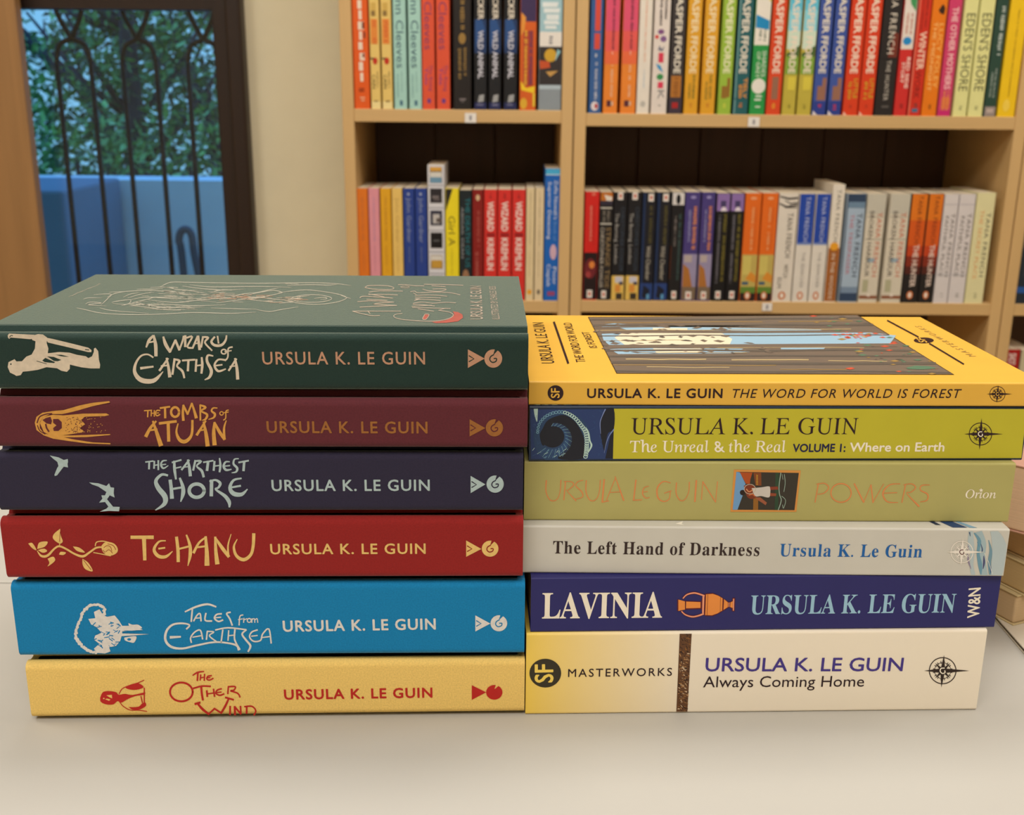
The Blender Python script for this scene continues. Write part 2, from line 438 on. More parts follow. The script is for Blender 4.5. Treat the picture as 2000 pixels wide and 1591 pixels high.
# ---- bookcases
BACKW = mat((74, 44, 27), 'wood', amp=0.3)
def case(xl, xr, name_label, shelves, ztop=2.1, th=0.02, depth=.30):
    r = bpy.data.objects.new('bookcase', None); COL.objects.link(r); r.location = (xl, Y_SH, 0)
    tag(r, name_label, 'bookcase', 'oak bookcases along the back wall')
    inv = Matrix.Translation(-Vector(r.location))
    def c(o): o.parent = r; o.matrix_parent_inverse = inv; return o
    c(bevel(MB().box((xl, Y_SH, 0), (xl + th, Y_SH + depth, ztop)).build('side_panel', SHELFV), .0012))
    c(bevel(MB().box((xr - th, Y_SH, 0), (xr, Y_SH + depth, ztop)).build('side_panel', SHELFV), .0012))
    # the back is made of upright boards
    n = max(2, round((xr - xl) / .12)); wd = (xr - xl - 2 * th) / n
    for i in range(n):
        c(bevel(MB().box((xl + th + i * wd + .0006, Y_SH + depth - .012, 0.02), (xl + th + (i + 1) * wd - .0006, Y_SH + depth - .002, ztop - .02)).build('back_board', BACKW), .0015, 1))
    for (z, t) in shelves:
        c(bevel(MB().box((xl + th, Y_SH + .001, z - t), (xr - th, Y_SH + depth - .012, z)).build('shelf', SHELFW), .001))
    c(MB().box((xl, Y_SH, ztop), (xr, Y_SH + depth, ztop + .02)).build('top_panel', SHELFW))
    return r
zU = ony(900, 214, Y_SH).z; zL = ony(1000, 587, Y_SH).z; tU = .0215; gapz = zU - zL
SHL = [(zU, tU), (zL, tU), (zU + gapz, tU), (zU + 2 * gapz, tU), (zL - gapz, tU), (.09, .02)]
x1l = ony(661, 0, Y_SH).x; xm = ony(1126, 0, Y_SH).x; x2r = ony(1999, 300, Y_SH).x
case(x1l, xm - .001, 'narrow oak bookcase beside the cream wall, left of the double upright', SHL)
zU2 = ony(1560, 224.5, Y_SH).z; zL2 = ony(1560, 590, Y_SH).z; gap2 = zU2 - zL2
SH2 = [(zU2, tU), (zL2, tU), (zU2 + gap2, tU), (zU2 + 2 * gap2, tU), (zL2 - gap2, tU), (.09, .02)]
case(xm + .001, x2r - .001, 'wide oak bookcase right of the double upright', SH2)
case(x2r + .001, x2r + .8, 'oak bookcase at the far right, cut by the picture edge', SH2)
# shelf price tags
WHT = mat((232, 226, 218)); TAGI = mat((150, 145, 150))
def tagcard(px, py, w_, h_, z_hint, lab):
    p = ony(px, py, Y_SH)
    o = MB().box((-w_ / 2, -.0012, -h_ / 2), (w_ / 2, -.0004, h_ / 2)).build('shelf_tag', WHT); o.location = (p.x, Y_SH, p.z)
    tag(o, lab, 'shelf tag', 'small white tags on the shelf edges')
    q = MB().box((-.002, -.0015, -.004), (.002, -.0012, .004)).build('tag_number', TAGI, o)
tagcard(919, 230, .0195, .016, 0, 'small white tag on the upper shelf edge of the narrow bookcase')
tagcard(1472, 238, .0195, .016, 0, 'small white tag on the upper shelf edge of the wide bookcase')
tagcard(1498, 599, .0175, .014, 0, 'small white tag on the lower shelf edge of the wide bookcase')

# ---- tables
TB = mat((180, 176, 167), 'table')
ys = onz(15, 1137, TABLE).y
def table(x0, y0, x1, y1, lab):
    r = bpy.data.objects.new('display_table', None); COL.objects.link(r); r.location = ((x0 + x1) / 2, (y0 + y1) / 2, 0)
    tag(r, lab, 'table', None)
    inv = Matrix.Translation(-Vector(r.location))
    def c(o): o.parent = r; o.matrix_parent_inverse = inv; return o
    c(bevel(MB().box((x0, y0, TABLE - .03), (x1, y1, TABLE)).build('tabletop', TB), .0012, 2))
    for sx in (x0 + .04, x1 - .09):
        for sy in (y0 + .04, y1 - .09):
            c(MB().box((sx, sy, 0), (sx + .05, sy + .05, TABLE - .03)).build('leg', TB))
table(-.75, -.35, .85, ys - .0006, 'cream display table that carries both book stacks')
table(-.75, ys + .0006, .85, .99, 'second cream table butted against the first, behind the seam')

# ================================================================== LEFT STACK (clothbound hardcovers)
DH = 0.1345
def ursula(P, xl, yl, xr, yr, cl, m, **k): P.text('URSULA K. LE GUIN', xl, yl, xr, yr, cl, m, off=k.get('off', .022), space=1.12)
def logo(B, tri, c, r, ry, m, ink, k):
    """small publisher emblem: a triangle whose tip meets a notched disc"""
    P = Print(B).frame(*k)
    P.poly(tri, m)
    pts = []
    for i in range(41):
        a = math.radians(-100 + 20 - 360 * i / 40 * (340 / 360))
        pts.append((c[0] + r * math.cos(a), c[1] + ry * math.sin(a)))
    pts.append((c[0] - r * .02, c[1] - ry * .35))
    P.poly(pts, m)
    P.up()
    x0, y0 = tri[0][0] + r * .14, (tri[0][1] + tri[1][1]) / 2
    P.stroke([(x0, y0 - r * .33), (x0 + r * .55, y0 + r * .02), (x0, y0 + r * .33)], r * .13, ink, curve=False)
    P.stroke([(c[0] + r * .05, c[1] - ry * .42), (c[0] - r * .3, c[1] - ry * .2), (c[0] - r * .38, c[1] + ry * .15), (c[0] - r * .1, c[1] + ry * .42), (c[0] + r * .3, c[1] + ry * .3),
              (c[0] + r * .36, c[1]), (c[0] + r * .08, c[1])], r * .13, ink)
    P.build('publisher_emblem')
SILVER = mat((222, 208, 190), 'foil'); COPPER = mat((196, 150, 124), 'foil', rough=.45); GOLD = mat((218, 160, 78), 'foil')
PGOLD = mat((232, 194, 118), 'foil'); BRONZE = mat((160, 104, 52), 'foil', rough=.5); STEEL = mat((176, 196, 200), 'foil'); WSILV = mat((222, 218, 214), 'foil', metal=.3)
GREEN = mat((24, 46, 40), 'cloth', sheen=1.0)
MAROON = mat((90, 36, 44), 'cloth'); NAVY = mat((42, 37, 58), 'cloth'); RED = mat((140, 30, 28), 'cloth'); BLUE = mat((14, 122, 176), 'cloth'); YEL = mat((232, 196, 112), 'cloth', sheen=.05)
REDINK = mat((184, 32, 26))

# ---- green
B = mk('green', 'hardcover_book', 'green cloth hardcover with silver line drawing, topmost of the left stack'); B['root']['group'] = G_L
hardcover(B, .1305, GREEN)
A_ = (0, 520, .26)
P = Print(B).frame(*A_)
T = [([(1100, 605), (1120, 555), (1150, 522)], [12, 22, 16]), ([(1155, 520), (1170, 590), (1172, 668)], [16, 26, 24]), ([(1112, 572), (1165, 562)], 12),
     ([(1228, 530), (1245, 585), (1278, 640)], [14, 26, 20]), ([(1278, 640), (1318, 555)], 16), ([(1318, 555), (1348, 625)], 18), ([(1348, 625), (1372, 560), (1380, 525)], 14),
     ([(1392, 522), (1392, 600)], 18), ([(1405, 535), (1445, 528), (1408, 602), (1450, 612)], 14), ([(1448, 612), (1485, 525)], 15), ([(1488, 525), (1500, 622)], 20), ([(1460, 580), (1498, 575)], 10),
     ([(1525, 530), (1512, 605)], 15), ([(1525, 530), (1565, 535), (1540, 572), (1592, 630)], [14, 16, 14, 12]), ([(1612, 530), (1588, 565), (1615, 592), (1665, 590), (1695, 555), (1702, 520)], [14, 18, 20, 20, 16, 12]), ([(1635, 525), (1642, 575)], 12),
     ([(1745, 605), (1715, 618), (1712, 680), (1692, 706)], 12), ([(1690, 640), (1738, 632)], 9),
     ([(1150, 682), (1110, 660), (1060, 672), (1022, 725), (1012, 790), (1045, 842), (1100, 862), (1165, 852), (1225, 790)], [12, 12, 14, 18, 26, 34, 36, 30, 6]), ([(1060, 764), (1150, 752)], [20, 14]),
     ([(1200, 780), (1262, 692)], [18, 14]), ([(1252, 690), (1266, 755), (1276, 825)], [14, 20, 26]), ([(1212, 748), (1268, 742)], 12),
     ([(1312, 695), (1296, 808)], 17), ([(1312, 697), (1350, 710), (1330, 748), (1370, 785), (1385, 835)], [14, 18, 14, 18, 14]),
     ([(1372, 706), (1462, 700)], 14), ([(1416, 706), (1412, 782)], 17), ([(1476, 700), (1470, 786)], 16), ([(1516, 685), (1520, 740), (1514, 800)], [14, 20, 16]), ([(1476, 745), (1518, 740)], 12),
     ([(1600, 672), (1562, 668), (1556, 712), (1588, 780), (1575, 830), (1540, 850)], [10, 16, 20, 24, 20, 8]),
     ([(1690, 702), (1640, 700), (1612, 742), (1640, 786), (1695, 770)], [14, 14, 16, 18, 10]), ([(1620, 745), (1668, 738)], 12),
     ([(1720, 780), (1775, 695)], 15), ([(1766, 692), (1780, 765), (1786, 842)], [14, 22, 24]), ([(1728, 752), (1775, 746)], 10)]
for p, wd in T: P.stroke(p, wd, SILVER)
P.ring((1682, 640), 19, 17, 11, SILVER)
P.build('title_lettering')
P = Print(B); ursula(P, 513.4, 711, 830, 711, 687, COPPER, off=.012); P.build('author_lettering')
logo(B, [(1478, 578), (1478, 708), (1595, 642)], (1655, 642), 62, 64, COPPER, GREEN, (500, 520, .28))
# figure with staff lying along the spine (crop 0,630, 0.12)
P = Print(B).frame(0, 630, .12)
P.poly([(128, 205), (150, 175), (560, 195), (570, 245), (500, 268), (180, 240), (150, 262), (132, 240)], SILVER)
P.poly([(740, 240), (860, 262), (1200, 345), (1440, 405), (1492, 445), (1488, 478), (1430, 475), (1100, 395), (780, 320)], SILVER)
P.poly([(520, 240), (560, 200), (620, 184), (700, 190), (770, 240), (762, 330), (790, 420), (780, 500), (700, 560), (560, 560), (520, 510), (570, 420), (580, 300), (525, 280)], SILVER)
P.poly([(128, 720), (140, 640), (240, 592), (270, 628), (360, 625), (430, 550), (520, 515), (700, 520), (790, 495), (960, 475), (1130, 485), (1250, 520), (1400, 545), (1440, 575), (1500, 545), (1530, 470), (1530, 420), (1555, 405),
        (1600, 460), (1612, 600), (1632, 680), (1625, 742), (1480, 742), (1330, 725), (1180, 690), (1140, 678), (1138, 750), (1090, 798), (1000, 780), (930, 740), (760, 722), (620, 765), (480, 785), (375, 795), (340, 850), (270, 865), (240, 845), (165, 810)], SILVER)
P.up()
P.poly([(740, 570), (900, 640), (880, 655), (730, 640), (690, 612)], GREEN); P.poly([(770, 545), (880, 555), (1000, 605), (940, 625), (880, 620)], GREEN)
P.poly([(900, 518), (1000, 520), (1130, 552), (1080, 552), (1000, 545)], GREEN); P.stroke([(600, 622), (760, 668)], 10, GREEN); P.ellipse((180, 672), 12, 14, GREEN); P.stroke([(160, 235), (180, 208), (210, 212)], 12, GREEN); P.stroke([(1390, 435), (1450, 442)], 14, GREEN)
P.build('illustration_print')
# cover drawing: long flowing silver lines
P = Print(B, 'cover').frame(150, 530, .175)
LN = [[(930, 175), (1000, 140), (1080, 120), (1300, 125), (2000, 135), (2600, 128), (2900, 140), (3060, 160)], [(0, 410), (100, 430), (280, 468), (600, 485), (900, 480), (1300, 462), (1700, 470), (2000, 458)],
      [(260, 410), (400, 440), (800, 470)], [(100, 365), (150, 345), (280, 355), (120, 375), (330, 388)], [(75, 312), (130, 298), (280, 300)], [(190, 262), (380, 255), (350, 300), (310, 340), (270, 375)],
      [(340, 290), (420, 250), (560, 225), (800, 215), (1000, 225), (1200, 240)], [(360, 235), (560, 225)], [(670, 200), (830, 200), (960, 195)], [(820, 180), (1000, 178), (1100, 200), (1250, 215), (1450, 250)],
      [(520, 290), (600, 255), (700, 240)], [(570, 300), (700, 260), (830, 240)], [(390, 350), (450, 335), (600, 320), (560, 370), (400, 360)], [(500, 385), (640, 350), (800, 310), (900, 290), (1300, 290)], [(600, 320), (760, 290), (1000, 300), (1300, 315)],
      [(620, 360), (800, 375), (1000, 370), (1300, 385), (1660, 375)], [(580, 375), (760, 400), (1000, 430), (1160, 430)], [(640, 345), (900, 395), (1160, 405), (1420, 400)], [(800, 320), (1100, 350), (1300, 330), (1480, 310)],
      [(1480, 310), (1700, 295), (1850, 255), (2000, 240), (2160, 205), (2250, 190)], [(1490, 240), (1600, 210), (1680, 205)], [(1560, 262), (1760, 265)], [(1180, 165), (1400, 195), (1650, 210), (1860, 200)], [(1260, 150), (1500, 175), (2000, 170), (2400, 180)],
      [(1560, 355), (1740, 330), (2000, 300), (2250, 250), (2290, 235), (2200, 215), (2050, 235), (1850, 280)], [(1500, 410), (1800, 420), (2010, 425)], [(2010, 430), (2150, 450), (2300, 425), (2470, 400)], [(1740, 340), (1860, 345)],
      [(1800, 310), (2000, 290), (2200, 310), (2400, 330)], [(1950, 320), (2150, 340), (2350, 350)], [(2250, 240), (2450, 215), (2600, 210), (2800, 235), (2950, 265), (3010, 300), (2900, 345), (2700, 370), (2500, 360), (2350, 335)],
      [(2380, 320), (2420, 290), (2550, 265), (2700, 265), (2830, 290), (2830, 320), (2700, 345), (2520, 345), (2420, 330)], [(2430, 310), (2500, 285), (2600, 275)], [(2650, 305), (2760, 292), (2790, 308), (2720, 318)], [(2260, 360), (2400, 345), (2450, 358)],
      [(2950, 270), (3020, 295), (3060, 305)], [(2350, 160), (2600, 150), (2800, 155), (2900, 148)], [(2330, 140), (2480, 145)]]
SILV2 = mat((206, 204, 190), 'foil')
for q in LN: P.stroke(q, [4] + [7] * (len(q) - 2) + [3] if len(q) > 2 else 5, SILV2)
random.seed(3)
for _ in range(70):
    cx = random.gauss(1150, 230); cy = 260 + random.gauss(0, 38) + (cx - 1150) * .03; P.stroke([(cx, cy), (cx + random.uniform(50, 170), cy + random.uniform(-6, 14))], random.uniform(2, 4), SILV2)
for _ in range(60):
    cx = random.gauss(900, 190); cy = 392 + random.gauss(0, 18) + (cx - 900) * .06; P.stroke([(cx, cy), (cx + random.uniform(30, 120), cy + random.uniform(-4, 10))], random.uniform(2, 4), SILV2)
for _ in range(70):
    cx = random.uniform(1450, 2450); cy = 300 + random.gauss(0, 16) + (cx - 1950) * .03; P.stroke([(cx, cy), (cx + random.uniform(40, 150), cy + random.uniform(-8, 8))], random.uniform(2, 5), COPPER if random.random() < .4 else SILVER)
for i in range(34):          # signature-like row of small marks by the head edge
    t = i / 33; x = -90 + 345 * t; y = 285 - 145 * t
    P.stroke([(x, y + random.uniform(-4, 4)), (x + random.uniform(4, 14), y + random.uniform(-9, 7))], 3.2, SILVER)
P.build('cover_illustration_print')
P = Print(B, 'cover').frame(680, 530, .19)
ROSE = mat((196, 104, 92), 'foil', metal=.3)
P.poly([(860, 522), (1000, 505), (1070, 470), (1090, 440), (1075, 412), (1130, 420), (1175, 445), (1180, 478), (1130, 515), (1010, 530), (900, 533)], ROSE); P.poly([(790, 442), (830, 448), (798, 496), (765, 490)], ROSE)
P.up()
for q in ([(555, 435), (490, 445), (468, 465), (520, 490), (640, 505), (850, 515), (1000, 497), (1078, 460), (1050, 425), (930, 402)], [(790, 440), (832, 446), (800, 495), (765, 490), (790, 440)],
          [(45, 412), (540, 411)], [(45, 412), (150, 440), (250, 458), (325, 455)], [(200, 408), (225, 435)], [(120, 370), (300, 360), (500, 352)], [(500, 352), (255, 337), (470, 318)], [(470, 318), (250, 305), (98, 313)],
          [(190, 290), (400, 300)], [(120, 275), (160, 258), (330, 268), (460, 278)], [(210, 240), (370, 240), (510, 245)], [(215, 215), (320, 203), (560, 205)], [(210, 235), (300, 250), (370, 265)],
          [(175, 165), (220, 148), (400, 150), (470, 172), (420, 190), (250, 183), (170, 166)], [(515, 138), (600, 140), (680, 150), (780, 152)],
          [(930, 404), (1000, 380)], [(660, 375), (800, 378), (1050, 384)], [(720, 388), (800, 400), (880, 412)], [(665, 340), (760, 345), (890, 358)], [(670, 330), (760, 318), (870, 330), (1000, 320), (1105, 326)], [(655, 362), (860, 350)],
          [(680, 302), (740, 285), (690, 285)], [(700, 288), (820, 292), (950, 303)], [(690, 268), (950, 276)], [(690, 250), (860, 246), (1015, 258)], [(640, 210), (690, 206), (720, 222), (900, 215), (1050, 222), (1150, 243)],
          [(768, 185), (820, 200), (940, 208), (1005, 190), (980, 182), (870, 184)], [(780, 135), (1000, 138), (1180, 145)], [(860, 150), (1000, 160)], [(670, 225), (700, 240)]):
    P.stroke(q, 6.5, SILVER)
P.ring((585, 163), 45, 9, 5, SILVER)
P.text_q('URSULA K. LE GUIN', (1385, 495), (1365, 152), (1258, 495), SILVER, off=.015)
P.text_q('ILLUSTRATED BY CHARLES VESS', (1558, 495), (1515, 155), (1480, 495), SILVER, off=.0)
P.build('cover_lettering')

# ---- maroon
B = mk('maroon', 'hardcover_book', 'maroon cloth hardcover with gold hooded face on the spine, in the left stack'); B['root']['group'] = G_L
hardcover(B, DH, MAROON)
P = Print(B).frame(0, 760, .26)
for p, wd in [([(1085, 160), (1140, 156)], 9), ([(1112, 158), (1110, 206)], 11), ([(1138, 160), (1136, 200)], 9), ([(1160, 158), (1160, 202)], 9), ([(1138, 180), (1162, 177)], 8), ([(1202, 158), (1180, 158), (1168, 178), (1180, 198), (1202, 188)], 10), ([(1172, 178), (1192, 176)], 8),
              ([(1205, 140), (1275, 130)], 14), ([(1240, 135), (1242, 212)], 17), ([(1378, 230), (1374, 170), (1378, 120)], [20, 18, 14]), ([(1378, 120), (1410, 185)], 16), ([(1410, 185), (1442, 105)], 14), ([(1442, 105), (1460, 160), (1474, 210)], [14, 18, 24]),
              ([(1505, 118), (1506, 230)], 13), ([(1505, 118), (1545, 135), (1512, 162), (1556, 188), (1545, 222), (1520, 232)], [12, 18, 12, 18, 16, 6]), ([(1632, 140), (1602, 140), (1590, 162), (1615, 185), (1605, 212), (1568, 225)], [8, 12, 14, 18, 14, 6]),
              ([(1716, 155), (1698, 165), (1696, 215), (1680, 230)], 9), ([(1682, 175), (1716, 170)], 8),
              ([(1098, 350), (1130, 290), (1172, 240)], [26, 22, 14]), ([(1150, 240), (1180, 330), (1208, 415)], [14, 26, 34]), ([(1118, 308), (1180, 300)], 14), ([(1200, 255), (1322, 240)], 20), ([(1264, 250), (1268, 385)], 24),
              ([(1338, 258), (1326, 320), (1350, 378), (1395, 390), (1440, 340), (1446, 235)], [10, 16, 26, 28, 20, 18]), ([(1480, 340), (1545, 238)], [20, 14]), ([(1530, 245), (1548, 330), (1560, 418)], [14, 26, 32]), ([(1492, 310), (1550, 300)], 12),
              ([(1612, 410), (1606, 320), (1612, 250)], [32, 26, 16]), ([(1612, 250), (1650, 320), (1686, 372)], [16, 24, 22]), ([(1686, 372), (1684, 290), (1700, 235)], [20, 16, 8])]:
    P.stroke(p, wd, GOLD)
P.ring((1316, 170), 30, 36, 18, GOLD); P.ring((1665, 180), 13, 13, 8, GOLD)
P.build('title_lettering')
P = Print(B); ursula(P, 522, 844.5, 834.6, 845.5, 822.5, BRONZE); P.build('author_lettering')
logo(B, [(1490, 208), (1490, 328), (1600, 270)], (1663, 268), 60, 60, BRONZE, MAROON, (500, 760, .28))
P = Print(B).frame(0, 760, .26)
P.poly([(820, 88), (828, 98), (700, 125), (560, 165), (470, 185), (380, 185), (330, 205), (300, 245), (300, 290), (330, 330), (400, 345), (560, 345), (828, 335), (830, 342), (650, 358), (480, 360), (570, 378), (700, 398), (830, 403), (830, 412), (650, 405), (500, 385), (400, 370), (330, 345),
        (275, 305), (262, 250), (275, 205), (320, 175), (400, 162), (480, 155), (600, 120), (700, 100)], GOLD)
P.poly([(300, 250), (330, 205), (400, 190), (480, 195), (620, 182), (800, 180), (822, 192), (790, 200), (640, 205), (610, 230), (640, 262), (600, 290), (640, 320), (470, 345), (380, 345), (330, 320)], GOLD)
P.up()
P.poly([(320, 230), (345, 215), (380, 205), (392, 235), (385, 262), (350, 255)], MAROON); P.poly([(400, 222), (440, 222), (465, 245), (466, 290), (440, 312), (405, 312), (400, 290), (425, 270), (400, 250)], MAROON)
P.stroke([(345, 262), (352, 290), (368, 315)], 12, MAROON); P.stroke([(280, 250), (300, 205), (350, 185), (390, 182)], 9, MAROON); P.stroke([(282, 270), (300, 310), (340, 335)], 7, MAROON); P.ellipse((440, 262), 12, 14, GOLD); P.ellipse((378, 240), 12, 12, GOLD)
random.seed(5)
for _ in range(120):
    x = random.triangular(490, 800, 560); y = random.uniform(205, 325); P.ellipse((x, y), 4, 3, MAROON if x < 650 else GOLD, 5)
P.build('illustration_print')

# ---- navy
B = mk('navy', 'hardcover_book', 'dark navy-purple cloth hardcover with silver birds on the spine'); B['root']['group'] = G_L
hardcover(B, DH, NAVY)
P = Print(B).frame(0, 760, .26)
for p, wd in [([(1095, 545), (1150, 538)], 11), ([(1122, 542), (1120, 596)], 14), ([(1160, 540), (1158, 592)], 13), ([(1190, 535), (1190, 602)], 13), ([(1160, 570), (1192, 565)], 9), ([(1252, 533), (1222, 538), (1210, 566), (1228, 592), (1264, 572)], [8, 12, 15, 14, 6]), ([(1215, 566), (1246, 562)], 9),
              ([(1310, 540), (1312, 600), (1322, 672)], [16, 22, 14]), ([(1295, 548), (1360, 530)], 13), ([(1315, 592), (1360, 582)], 11), ([(1366, 602), (1420, 532)], 15), ([(1412, 530), (1424, 590), (1430, 645)], [14, 22, 24]), ([(1375, 585), (1425, 578)], 9),
              ([(1468, 535), (1452, 605)], 16), ([(1468, 537), (1510, 540), (1478, 575), (1515, 610), (1530, 655)], [12, 18, 12, 20, 18]), ([(1530, 547), (1600, 535)], 12), ([(1564, 542), (1556, 606)], 20), ([(1612, 542), (1606, 606)], 16), ([(1650, 518), (1656, 570), (1650, 618)], [10, 18, 14]), ([(1608, 576), (1654, 570)], 10),
              ([(1725, 543), (1695, 545), (1680, 578), (1700, 605), (1738, 600)], [8, 14, 18, 18, 8]), ([(1688, 576), (1726, 572)], 10), ([(1792, 520), (1762, 525), (1755, 560), (1782, 590), (1775, 618), (1742, 626)], [8, 12, 16, 18, 14, 6]), ([(1795, 548), (1866, 535)], 13), ([(1835, 542), (1830, 608)], 19),
              ([(1258, 645), (1215, 640), (1172, 685), (1190, 740), (1240, 805), (1235, 860), (1170, 905)], [16, 20, 26, 36, 40, 30, 8]), ([(1280, 685), (1288, 750), (1292, 812)], [26, 26, 30]), ([(1352, 668), (1374, 730), (1376, 780), (1358, 842)], [16, 26, 30, 8]), ([(1292, 748), (1372, 735)], 16),
              ([(1590, 685), (1588, 795)], 26), ([(1578, 690), (1620, 680), (1655, 705), (1640, 738), (1620, 750), (1690, 800), (1722, 845), (1724, 882)], [14, 16, 22, 16, 14, 26, 28, 12]), ([(1812, 668), (1755, 682), (1728, 738), (1755, 782), (1815, 788), (1858, 750)], [12, 18, 26, 34, 28, 8]), ([(1742, 735), (1806, 724)], 15)]:
    P.stroke(p, wd, STEEL)
P.ring((1478, 760), 56, 50, 26, STEEL); P.build('title_lettering')
P = Print(B); ursula(P, 531.6, 958, 839, 957.5, 937, STEEL); P.build('author_lettering')
logo(B, [(1497, 603), (1497, 723), (1600, 662)], (1668, 660), 60, 60, STEEL, NAVY, (500, 760, .28))
P = Print(B).frame(0, 760, .26)
P.poly([(375, 496), (440, 510), (480, 530), (510, 522), (512, 545), (508, 560), (512, 586), (480, 580), (460, 605), (430, 645), (412, 650), (410, 640), (430, 590), (440, 575), (432, 545), (400, 520)], STEEL)
P.poly([(670, 698), (740, 705), (800, 725), (820, 705), (832, 735), (858, 738), (855, 780), (862, 812), (825, 795), (805, 825), (850, 880), (900, 882), (895, 915), (820, 912), (750, 918), (800, 895), (815, 880), (790, 845), (745, 850), (770, 820), (762, 795), (790, 795), (800, 770), (740, 730), (690, 712)], STEEL)
P.build('illustration_print')

# ---- red
B = mk('red', 'hardcover_book', 'red cloth hardcover with gold leafy rose stem on the spine, left stack'); B['root']['group'] = G_L
hardcover(B, DH, RED)
P = Print(B).frame(0, 1000, .27)
for p, wd in [([(952, 180), (1105, 180)], [24, 26]), ([(1042, 180), (1048, 340)], [30, 24]), ([(1198, 205), (1150, 212), (1115, 268), (1145, 315), (1200, 320), (1248, 282)], [8, 14, 22, 26, 22, 6]), ([(1150, 262), (1192, 256)], 13), ([(1278, 182), (1288, 270), (1290, 352)], [22, 24, 24]), ([(1350, 165), (1375, 240), (1376, 310), (1360, 385)], [12, 22, 24, 6]), ([(1292, 265), (1372, 245)], 14),
              ([(1402, 290), (1440, 220), (1492, 178)], [20, 16, 12]), ([(1488, 178), (1496, 280), (1498, 375)], [18, 28, 36]), ([(1430, 252), (1495, 244)], 14), ([(1558, 180), (1562, 280), (1572, 366)], [16, 24, 32]), ([(1562, 190), (1610, 260), (1654, 318)], [14, 26, 22]), ([(1654, 318), (1650, 240), (1672, 158)], [14, 12, 6]),
              ([(1716, 195), (1692, 250), (1712, 315), (1765, 342), (1815, 305), (1832, 240), (1836, 158)], [6, 16, 22, 26, 22, 22, 24])]:
    P.stroke(p, wd, PGOLD)
P.build('title_lettering')
P = Print(B); ursula(P, 529, 1081.5, 831, 1080.5, 1062, PGOLD); P.build('author_lettering')
logo(B, [(1466, 196), (1466, 310), (1572, 255)], (1633, 253), 58, 56, PGOLD, RED, (500, 1000, .28))
P = Print(B).frame(0, 1000, .27)
P.stroke([(270, 278), (300, 315), (345, 312), (395, 262), (430, 245), (480, 265), (540, 300), (600, 318), (650, 288), (700, 255), (760, 252)], [5, 16, 18, 14, 14, 14, 14, 18, 14, 14, 10], PGOLD)
for q in ([(205, 225), (235, 222), (265, 272), (235, 260)], [(270, 265), (285, 218), (345, 212), (325, 248)], [(275, 272), (320, 262), (342, 280), (310, 292)], [(436, 118), (440, 165), (455, 210), (430, 225), (385, 190), (392, 155)], [(428, 305), (440, 285), (478, 290), (460, 308)],
          [(345, 335), (385, 320), (400, 345), (375, 372), (345, 390), (358, 365)], [(528, 246), (575, 255), (615, 290), (560, 280)], [(598, 335), (640, 365), (672, 425), (620, 412), (598, 375)], [(735, 240), (765, 215), (820, 222), (850, 255), (848, 290), (805, 312), (760, 300), (738, 270)]):
    P.poly(q, PGOLD, True)
P.stroke([(690, 242), (700, 215), (745, 208), (790, 218)], 8, PGOLD); P.stroke([(678, 290), (740, 302), (800, 314)], 7, PGOLD); P.stroke([(430, 245), (434, 222)], 6, PGOLD)
P.up(); P.stroke([(436, 140), (432, 212)], 4, RED); P.stroke([(605, 345), (660, 415)], 4, RED)
for q in ([(752, 255), (775, 240), (800, 250), (810, 280)], [(765, 285), (790, 270), (815, 295)], [(780, 228), (820, 240), (838, 270)], [(745, 272), (760, 290)]): P.stroke(q, 4, RED)
P.build('illustration_print')

# ---- blue
B = mk('blue', 'hardcover_book', 'bright blue cloth hardcover with silver tree on the spine, left stack'); B['root']['group'] = G_L
hardcover(B, DH, BLUE)
P = Print(B).frame(0, 1000, .27)
for p, wd in [([(1340, 718), (1420, 682), (1500, 664), (1562, 682)], [10, 15, 15, 12]), ([(1392, 700), (1384, 788)], 12), ([(1402, 785), (1425, 745), (1448, 732), (1455, 785)], 11), ([(1415, 765), (1455, 762)], 9), ([(1490, 730), (1485, 780), (1532, 785)], 12), ([(1602, 733), (1568, 738), (1552, 765), (1580, 788), (1612, 778)], 12), ([(1555, 762), (1598, 758)], 9),
              ([(1666, 722), (1640, 732), (1662, 768), (1680, 815)], 12), ([(1758, 742), (1736, 752), (1730, 815)], 9), ([(1724, 775), (1754, 770)], 7), ([(1765, 765), (1763, 796)], 8), ([(1764, 778), (1786, 768)], 7), ([(1824, 768), (1822, 796)], 8), ([(1824, 776), (1840, 768), (1844, 796)], 7), ([(1846, 776), (1860, 768), (1865, 796)], 7),
              ([(1350, 842), (1372, 815), (1320, 802), (1250, 812), (1205, 858), (1198, 925), (1240, 972), (1320, 984), (1420, 962), (1550, 938), (1650, 945), (1712, 962), (1728, 992)], [12, 12, 13, 15, 17, 18, 18, 15, 14, 13, 13, 15, 18]), ([(1235, 903), (1306, 899)], [20, 13]),
              ([(1385, 940), (1380, 905), (1410, 865), (1450, 852), (1466, 915)], 11), ([(1395, 902), (1462, 890)], 9), ([(1500, 862), (1494, 918)], 11), ([(1500, 860), (1548, 865), (1515, 892), (1568, 935)], 10), ([(1560, 850), (1650, 834), (1780, 848)], 11), ([(1612, 850), (1600, 940)], 11),
              ([(1655, 855), (1650, 925)], 10), ([(1700, 848), (1698, 920), (1735, 990)], 12), ([(1652, 892), (1700, 886)], 9), ([(1782, 850), (1752, 880), (1782, 925), (1812, 965), (1796, 1005)], [10, 14, 14, 16, 12]), ([(1862, 850), (1822, 865), (1806, 900), (1835, 932), (1885, 925), (1900, 880), (1945, 842), (1962, 945)], 11),
              ([(1820, 895), (1862, 890)], 9), ([(1890, 905), (1952, 898)], 9)]:
    P.stroke(p, wd, WSILV)
P.ring((1803, 781), 14, 14, 8, WSILV); P.build('title_lettering')
P = Print(B); ursula(P, 553.8, 1232.5, 850.6, 1228, 1212, WSILV, off=.028); P.build('author_lettering')
